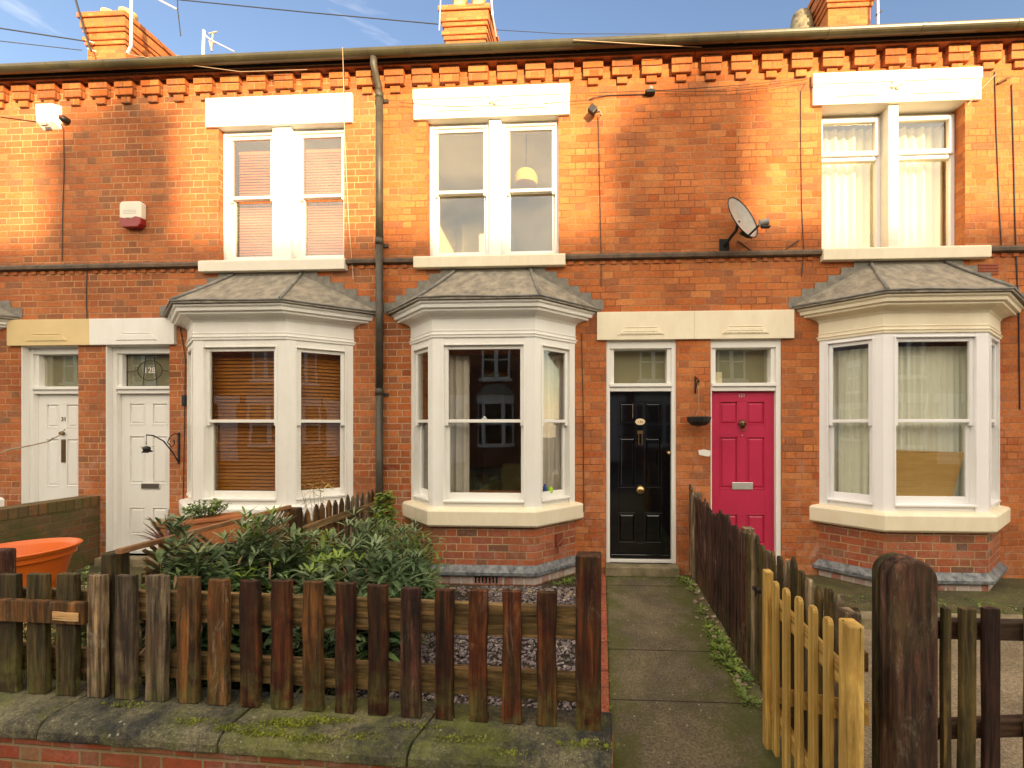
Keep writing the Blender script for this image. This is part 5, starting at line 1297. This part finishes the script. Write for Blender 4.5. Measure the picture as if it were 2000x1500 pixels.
spec = [  # px, depth, top py, radius, material, leaf length, width
 (305, 2.75, 1040, .22, 'leaf_dark', .13, .035, 'first dark shrub from the left, behind the grey pickets'),
 (390, 2.95, 1030, .24, 'leaf_dark', .13, .032, 'dark lance leaved shrub in front of the terracotta trough'),
 (462, 3.0, 1018, .24, 'leaf_grey', .12, .03, 'tall grey green shrub whose tips reach over the trellis'),
 (525, 3.05, 1030, .24, 'leaf_dark', .14, .034, 'dark shrub in front of the trellis post'),
 (590, 3.1, 1052, .22, 'leaf_bright', .12, .03, 'brighter green shrub below the trellis post'),
 (640, 3.35, 1046, .24, 'leaf_grey', .10, .026, 'grey green spreading shrub in front of the pointed pickets'),
 (690, 3.5, 1020, .24, 'leaf_dark', .14, .03, 'dark upright shrub left of the ivy column'),
 (745, 3.6, 1010, .26, 'leaf_dark', .13, .028, 'dense dark shrub below the ivy column'),
 (795, 3.9, 1030, .24, 'leaf_ivy', .11, .024, 'dense green shrub against the corner of the central bay'),
 (735, 3.0, 1078, .26, 'leaf_dark', .15, .036, 'low dark shrub spreading behind the middle pickets'),
 (640, 2.8, 1090, .24, 'leaf_grey', .12, .036, 'low grey green shrub behind the middle pickets'),
 (545, 2.72, 1088, .24, 'leaf_dark', .14, .038, 'low dark shrub just behind the dark pickets left of middle'),
 (450, 2.68, 1080, .24, 'leaf_bright', .13, .034, 'low bright green shrub just behind the brown pickets'),
 (262, 2.62, 1085, .16, 'leaf_dark', .11, .034, 'small dark shrub nearest the left end of the front fence'),
 (330, 2.6, 1120, .18, 'leaf_bright', .10, .034, 'small bright shrub low behind the grey pickets'),
 (500, 2.6, 1125, .2, 'leaf_grey', .11, .034, 'low grey green shrub showing between the brown and dark pickets'),
 (600, 2.62, 1125, .2, 'leaf_dark', .11, .034, 'low dark shrub showing through the gaps of the dark pickets'),
 (365, 2.66, 1090, .22, 'leaf_dark', .13, .040, 'low broad leaved shrub just behind the grey pickets'),
 (800, 3.45, 1085, .2, 'leaf_dark', .12, .030, 'low dark shrub at the right end of the planting')]
for i, (px, p, top, rad, mt, ll, lw_, lab) in enumerate(spec):
    p += .34 if p < 2.8 else .14; x, y = G(px, p); rad *= 1.12; top += 3
    if px < 370: p = 2.62; x, y = G(px, p); rad = min(rad, .15)
    x = max(x, FX + (.17 if px < 370 else .28)); y = max(y, -2.74); zt = CH - (top - PY) / F * p
    bush(x, y, 0, zt, rad, 44, 17, ll * 1.5, lw_ * .98, mt, lab, seed=i + 11)
# ivy column climbing from the shrub to the drain pipe
x, y = G(752, 4.75); root = empty('ivy', (x, y, 0), 'bright ivy climbing the foot of the drain pipe above the shrubs', 'climber')
lv = MB(); st = MB(); r_ = random.Random(5)
zt = CH - (962 - PY) / F * 4.75
st.tube([(x, y, 0), (x + .03, y, .4), (x - .03, y, .8), (x, y, zt)], .01, 6)
for k in range(520):
    f = r_.random() ** .8; z = .25 + (zt - .25) * f; rr = .17 * (1 - .55 * f); th = r_.uniform(0, 6.283)
    d = Vector((math.cos(th), math.sin(th) - .4, r_.uniform(-.2, .6))); leaf(lv, Vector((x + rr * math.cos(th) * r_.random(), y + rr * math.sin(th) * r_.random(), z)), d, .065, .05, .3)
lv.build('leaves', 'leaf_ivy', root); st.build('stem', 'stem', root)
# cordyline
x, y = G(328, 3.3); root = empty('cordyline', (x, y, .02), 'spiky purple red cordyline in front of the white door with the letterbox', 'plant')
lv = MB(); r_ = random.Random(2); zc = CH - (1062 - PY) / F * 3.3
MB().tube([(x, y, .02), (x, y, zc)], .03, 8).build('stem', 'twig', root)
for k in range(46):
    th = r_.uniform(0, 6.283); d = Vector((math.cos(th), math.sin(th) * .8, r_.uniform(.1, 1.9))); leaf(lv, Vector((x, y, zc - .01)), d, r_.uniform(.2, .34), .016, .12)
lv.build('leaves', 'leaf_purple', root)
# green plant in the trough
gr_ = bush(px_ + .05, py_ + .02, CH - (1012 - PY) / F * 3.75, .15, .16, 34, 12, .05, .018, 'leaf_bright', 'small green plant growing in the terracotta trough', None, 'plant', 31, name='potted_plant')
# dry plant by the white bay
x, y = G(622, 4.55); root = empty('dried_plant', (x, y, 0), 'dry pale stems with yellow leaves in front of the angled side of the left bay', 'plant')
st = MB(); lv = MB(); r_ = random.Random(8); zt0 = CH - (948 - PY) / F * 4.55
for k in range(9):
    bx_ = x + r_.uniform(-.03, .03); tx_ = x + r_.uniform(-.17, .2); tz = zt0 * r_.uniform(.86, 1.0)
    pts_ = [Vector((bx_, y, 0)), Vector((bx_ * .6 + tx_ * .4, y, tz * .6)), Vector((tx_, y - .03, tz))]; st.tube(pts_, .005, 5, .002)
    for q in range(5): th = r_.uniform(0, 6.28); p_ = pts_[1].lerp(pts_[2], r_.random()); st.tube([p_, p_ + Vector((.07 * math.cos(th), .02, -.04))], .002, 4)
for k in range(26):
    th = r_.uniform(0, 6.28); leaf(lv, Vector((x + r_.uniform(-.12, .16), y - .02, zt0 * r_.uniform(.95, 1.02))), Vector((math.cos(th), -.2, r_.uniform(-.2, .5))), .09, .018, .4)
st.build('stem', 'twig', root); lv.build('leaves', 'leaf_dry', root)
# long bare twig reaching in from the left
tw = MB(); pp = [W(-40, 900, 1.4), W(20, 878, 1.3), W(70, 868, 1.2), W(95, 862, 1.15), W(120, 848, 1.1), W(127, 838, 1.1)]
tw.tube(pp, .008, 6, .004); tw.tube([pp[3], pp[3] + Vector((.05, 0, .04))], .004, 5); o = tw.build('twig', 'twig'); tag(o, 'long bare twig reaching in from the left across the far white door', 'twig')
# small green weed and stone between tub and post
x, y = G(172, 3.1); bush(x, y, .3, CH - (1075 - PY) / F * 3.1 - .3, .09, 16, 8, .045, .03, 'leaf_bright', 'small bright green weed beside the orange tub', None, 'plant', 77, name='weed')
x, y = G(150, 2.95); bush(x, y, .0, CH - (1118 - PY) / F * 2.95, .22, 20, 12, .06, .03, 'leaf_ivy', 'low green weeds behind the algae stained pickets', None, 'plant', 78, name='weed')
x, y = G(60, 3.0); bush(x, y, .0, CH - (1122 - PY) / F * 3.0, .26, 22, 12, .05, .025, 'leaf_dry', 'dry yellowish weeds behind the leftmost pickets', None, 'plant', 79, name='weed')
x, y = G(152, 3.2); mb = MB().lathe([(.0, .62), (.06, .60), (.11, .5), (.12, .02)], (x, y, 0), 9, sx=1.1); tag(mb.build('stone', 'sandstone'), 'pointed mossy stone between the orange tub and the fence post', 'stone')
x, y = G(4, 2.75); mb = MB().box(x - .05, x + .05, y - .04, y + .04, 0, CH - (1072 - PY) / F * 2.75); tag(mb.build('fence_post', 'fence_purple', bevel=.015), 'dark weathered post cut by the left edge of the photo', 'post')

# weeds and moss along the right side of the path
wd = MB(); rw = random.Random(21)
def blades(mb, c, n, s_, r0):
    for _ in range(n):
        th = rw.uniform(0, 6.28); q = r0 * rw.random(); leaf(mb, Vector((c[0] + q * math.cos(th), c[1] + q * math.sin(th), c[2])), Vector((math.cos(th), math.sin(th), rw.uniform(.3, 1.4))), s_ * rw.uniform(.5, 1.2), s_ * .45, .3)
for k in range(210):
    yv = rw.uniform(-2.75, -.1); xv = .975 + rw.gauss(0, .035)
    dens = .5 + .5 * math.sin(yv * 3.1 + 1)
    if rw.random() > dens ** 2.2 + .06: continue
    blades(wd, (xv, yv, 0), 13, .040, .05)
for k in range(34): blades(wd, (rw.uniform(.05, 1.0), -.17 + rw.uniform(-.03, .03), 0), 7, .02, .02)
for k in range(60): blades(wd, (.05 + rw.gauss(0, .008), rw.uniform(-2.7, -.2), .01), 5, .016, .01)
for k in range(40): blades(wd, (rw.uniform(-.7, -.05), rw.uniform(-.42, -.1), 0), 9, .03, .04)
for k in range(26): blades(wd, (rw.uniform(-1.9, -.1), -.62 + rw.uniform(-.08, .02), 0), 6, .025, .03)
for k in range(80): blades(wd, (rw.uniform(1.3, 5), -1.0 + rw.uniform(-.12, .35), .02), 6, .03, .03)
tag(wd.build('weeds', 'leaf_ivy', loc=(0, 0, 0)), 'small green weeds growing along the path edges', 'weeds', kind='stuff')
rb = MB()
for k in range(42): stone(rb, Vector((1.0 + rg.gauss(0, .05), rg.uniform(-2.9, -.2), .01)), rg.uniform(.012, .03))
for k in range(70): stone(rb, Vector((rg.uniform(-1.9, -.1), -.66 + rg.uniform(-.07, .05), .01)), rg.uniform(.014, .03))
for k in range(40): stone(rb, Vector((rg.uniform(.1, .95), rg.choice((rg.uniform(-2.6, -.2), -.22)), .003)), rg.uniform(.004, .010))
tag(rb.build('rubble', plain('brick_rubble', (.20, .12, .075), .85, .25, 30, .3, col2=(.30, .26, .18)), loc=(0, 0, 0)), 'broken brick and stone bits beside the path', 'rubble', kind='stuff')

# ------------------------------------------------------------------ the opposite side of the street (seen in the panes, and it shades the fronts)
def opposite(i, xc, wd_, chim, label):
    Y0 = -15.1; H = empty('terraced_house', (xc, Y0, 0), label, 'house', 'terraced houses across the street')
    a, b = xc - wd_ / 2, xc + wd_ / 2
    mb = MB(); ops = [(xc + .35, xc + 1.5, 3.85, 5.55), (xc - 1.45, xc - .7, 0, 2.8)]
    mb.box(a, b, Y0 - 8.2, Y0, -.3, 6.3); mb.build('wall', 'brick_opp', H)
    mb = MB(); mb.extr([(Y0 + .25, 6.2), (Y0 - 4.0, 9.17), (Y0 - 8.4, 6.2), (Y0 - 8.4, 6.1), (Y0 - 4.0, 9.05), (Y0 + .25, 6.12)], lambda u, w, z: Vector((w, u, z)), a, b); mb.build('roof', 'slate', H)
    fo = Fr((b, Y0), (a, Y0)); U = lambda x: b - x
    m2 = MB(); u0, u1 = U(xc + 1.5), U(xc + .2); um = (u0 + u1) / 2
    for p, q in ((u0, u0 + .09), (um - .09, um + .09), (u1 - .09, u1)): m2.box(p, q, .0, .04, 3.9, 5.55, fo)
    for p, q in ((3.9, 3.98), (4.75, 4.81), (5.45, 5.55)):
        m2.box(u0 + .09, um - .09, .0, .035, p, q, fo); m2.box(um + .09, u1 - .09, .0, .035, p, q, fo)
    m2.box(u0 - .12, u1 + .12, .0, .09, 3.78, 3.9, fo); m2.box(u0 - .12, u1 + .12, 0, .04, 5.552, 5.9, fo)
    wn = m2.build('window', 'white', H); MB().box(u0, u1, .001, .01, 3.9, 5.55, fo).build('pane', 'black_gloss', wn)
    m2 = MB(); pl0 = [(xc + 1.65, Y0), (xc + 1.3, Y0 + .5), (xc + .35, Y0 + .5), (xc + .0, Y0)]
    m2.prism(pl0[::-1], 0, .8); m2.build('bay_base', 'brick_opp', H)
    m2 = MB(); m2.prism([(xc - .05, Y0), (xc + .33, Y0 + .56), (xc + 1.32, Y0 + .56), (xc + 1.7, Y0)], .801, .95)
    m2.prism([(xc - .05, Y0), (xc + .33, Y0 + .56), (xc + 1.32, Y0 + .56), (xc + 1.7, Y0)], 2.75, 3.15)
    for (p, q) in ((pl0[0], pl0[1]), (pl0[1], pl0[2]), (pl0[2], pl0[3])):
        f3 = Fr(p, q); m2.box(0, .1, -.1, 0, .952, 2.748, f3); m2.box(f3.L - .1, f3.L, -.1, 0, .952, 2.748, f3); m2.box(.1, f3.L - .1, -.06, -.02, 1.8, 1.87, f3)
    by = m2.build('bay_window', 'white', H)
    m2 = MB(); m2.prism([(xc + .03, Y0 + .01), (xc + .37, Y0 + .46), (xc + 1.28, Y0 + .46), (xc + 1.62, Y0 + .01)], .951, 2.749); m2.build('pane', 'black_gloss', by)
    m2 = MB(); m2.add([(xc - .1, Y0, 3.16), (xc + .28, Y0 + .66, 3.16), (xc + 1.37, Y0 + .66, 3.16), (xc + 1.75, Y0, 3.16), (xc + .4, Y0, 3.65), (xc + 1.25, Y0, 3.65)], [(0, 1, 4), (1, 2, 5, 4), (2, 3, 5)]); m2.build('bay_roof', 'felt', H)
    m2 = MB(); m2.box(U(xc - .6), U(xc - 1.5), 0, .03, .1, 2.8, fo); m2.box(U(xc - .45), U(xc - 1.65), .0, .045, 2.801, 3.15, fo); dr_ = m2.build('door', 'white', H)
    if chim is not None:
        m2 = MB(); x_r = chim; m2.box(x_r - .95, x_r, -20.0, -18.2, 7.5, 10.45); m2.box(x_r - 1.0, x_r + .05, -20.05, -18.15, 10.452, 10.6); c = m2.build('chimney', 'brick_chim', H)
        for k in range(4): MB().lathe([(.13, 0), (.11, .3), (.14, .34), (.09, .35)], (x_r - .47, -19.85 + k * .5, 10.6), 12).build('chimney_pot', 'pot_clay', c)
cr = [3.71, 10.96, 18.21, 25.46, -3.54, -10.79, -18.04, -25.29]
olabs = {0: 'directly across the street', }
pitch = 3.625
for i in range(-9, 9):
    xc = 1.6 + i * pitch; ch = None
    for q_ in cr:
        if xc - pitch / 2 - .2 < q_ - .47 <= xc + pitch / 2 - .2: ch = q_
    nm = {0: 'red brick house directly across the street, mirrored in the central bay panes'}.get(i, 'red brick terraced house across the street with white bay, seen only as a reflection')
    opposite(i, xc, pitch - .002, ch, nm)

# ------------------------------------------------------------------ world, sun, camera
SUNV = Vector((.5, -1.0, .26)).normalized()
w = bpy.data.worlds.new('World'); scene.world = w; w.use_nodes = True; nt = w.node_tree; T = NT(nt)
bg = nt.nodes['Background']; sky = T.n('ShaderNodeTexSky', sky_type='NISHITA'); sky.sun_disc = False
sky.sun_elevation = math.asin(SUNV.z); sky.sun_rotation = math.atan2(SUNV.x, SUNV.y); sky.altitude = 60; sky.air_density = 1.25; sky.dust_density = .7; sky.ozone_density = 1.0
gen = T.n('ShaderNodeTexCoord').outputs['Generated']
# thin high cloud; unseen cover added on the sun's side to warm ambient light
n1 = T.noise(T.mapping(gen, (1.2, 1.2, 3.2)), 2.2, 6, .6, .6)
sp = T.n('ShaderNodeSeparateXYZ'); T.link(gen, sp.inputs[0])
side = T.n('ShaderNodeMapRange'); T.link(sp.outputs[1], side.inputs[0]); side.inputs[1].default_value = .55; side.inputs[2].default_value = -.4; side.inputs[3].default_value = .0; side.inputs[4].default_value = .55
cf = T.ramp(T.math('ADD', n1.outputs[0], T.math('MULTIPLY', side.outputs[0], .6)), [(.60, 0), (1.05, .8)])
colr = T.mix(cf, sky.outputs[0], (9.5, 8.2, 6.6, 1))
away = T.n('ShaderNodeMapRange', interpolation_type='SMOOTHSTEP'); T.link(sp.outputs[1], away.inputs[0]); away.inputs[1].default_value = 0.0; away.inputs[2].default_value = .55
colr = T.mix(away.outputs[0], colr, T.mix(1.0, colr, (.44, .50, .66, 1), 'MULTIPLY'))
T.link(colr, bg.inputs[0]); bg.inputs[1].default_value = .10
sun = bpy.data.lights.new('Sun', 'SUN'); sun.energy = 2.3; sun.angle = R(1.3); sun.color = (1.0, .80, .52)
so = bpy.data.objects.new('Sun', sun); COL.objects.link(so); so.rotation_euler = SUNV.to_track_quat('Z', 'Y').to_euler(); so.location = (8, -16, 12)
cam = bpy.data.cameras.new('Camera'); cam.sensor_width = 36; cam.lens = 36 * F / 2000; cam.shift_x = (1000 - PX) / 2000; cam.shift_y = (PY - 750) / 2000; cam.clip_end = 400; cam.clip_start = .05
co = bpy.data.objects.new('Camera', cam); COL.objects.link(co); co.location = (0, -CD, CH); co.rotation_euler = (R(90), 0, TH); scene.camera = co
vs = scene.view_settings; vs.view_transform = 'Standard'; vs.look = 'None'; vs.gamma = 1; vs.exposure = 2.33; vs.use_white_balance = True; vs.white_balance_temperature = 7500; vs.white_balance_tint = 10
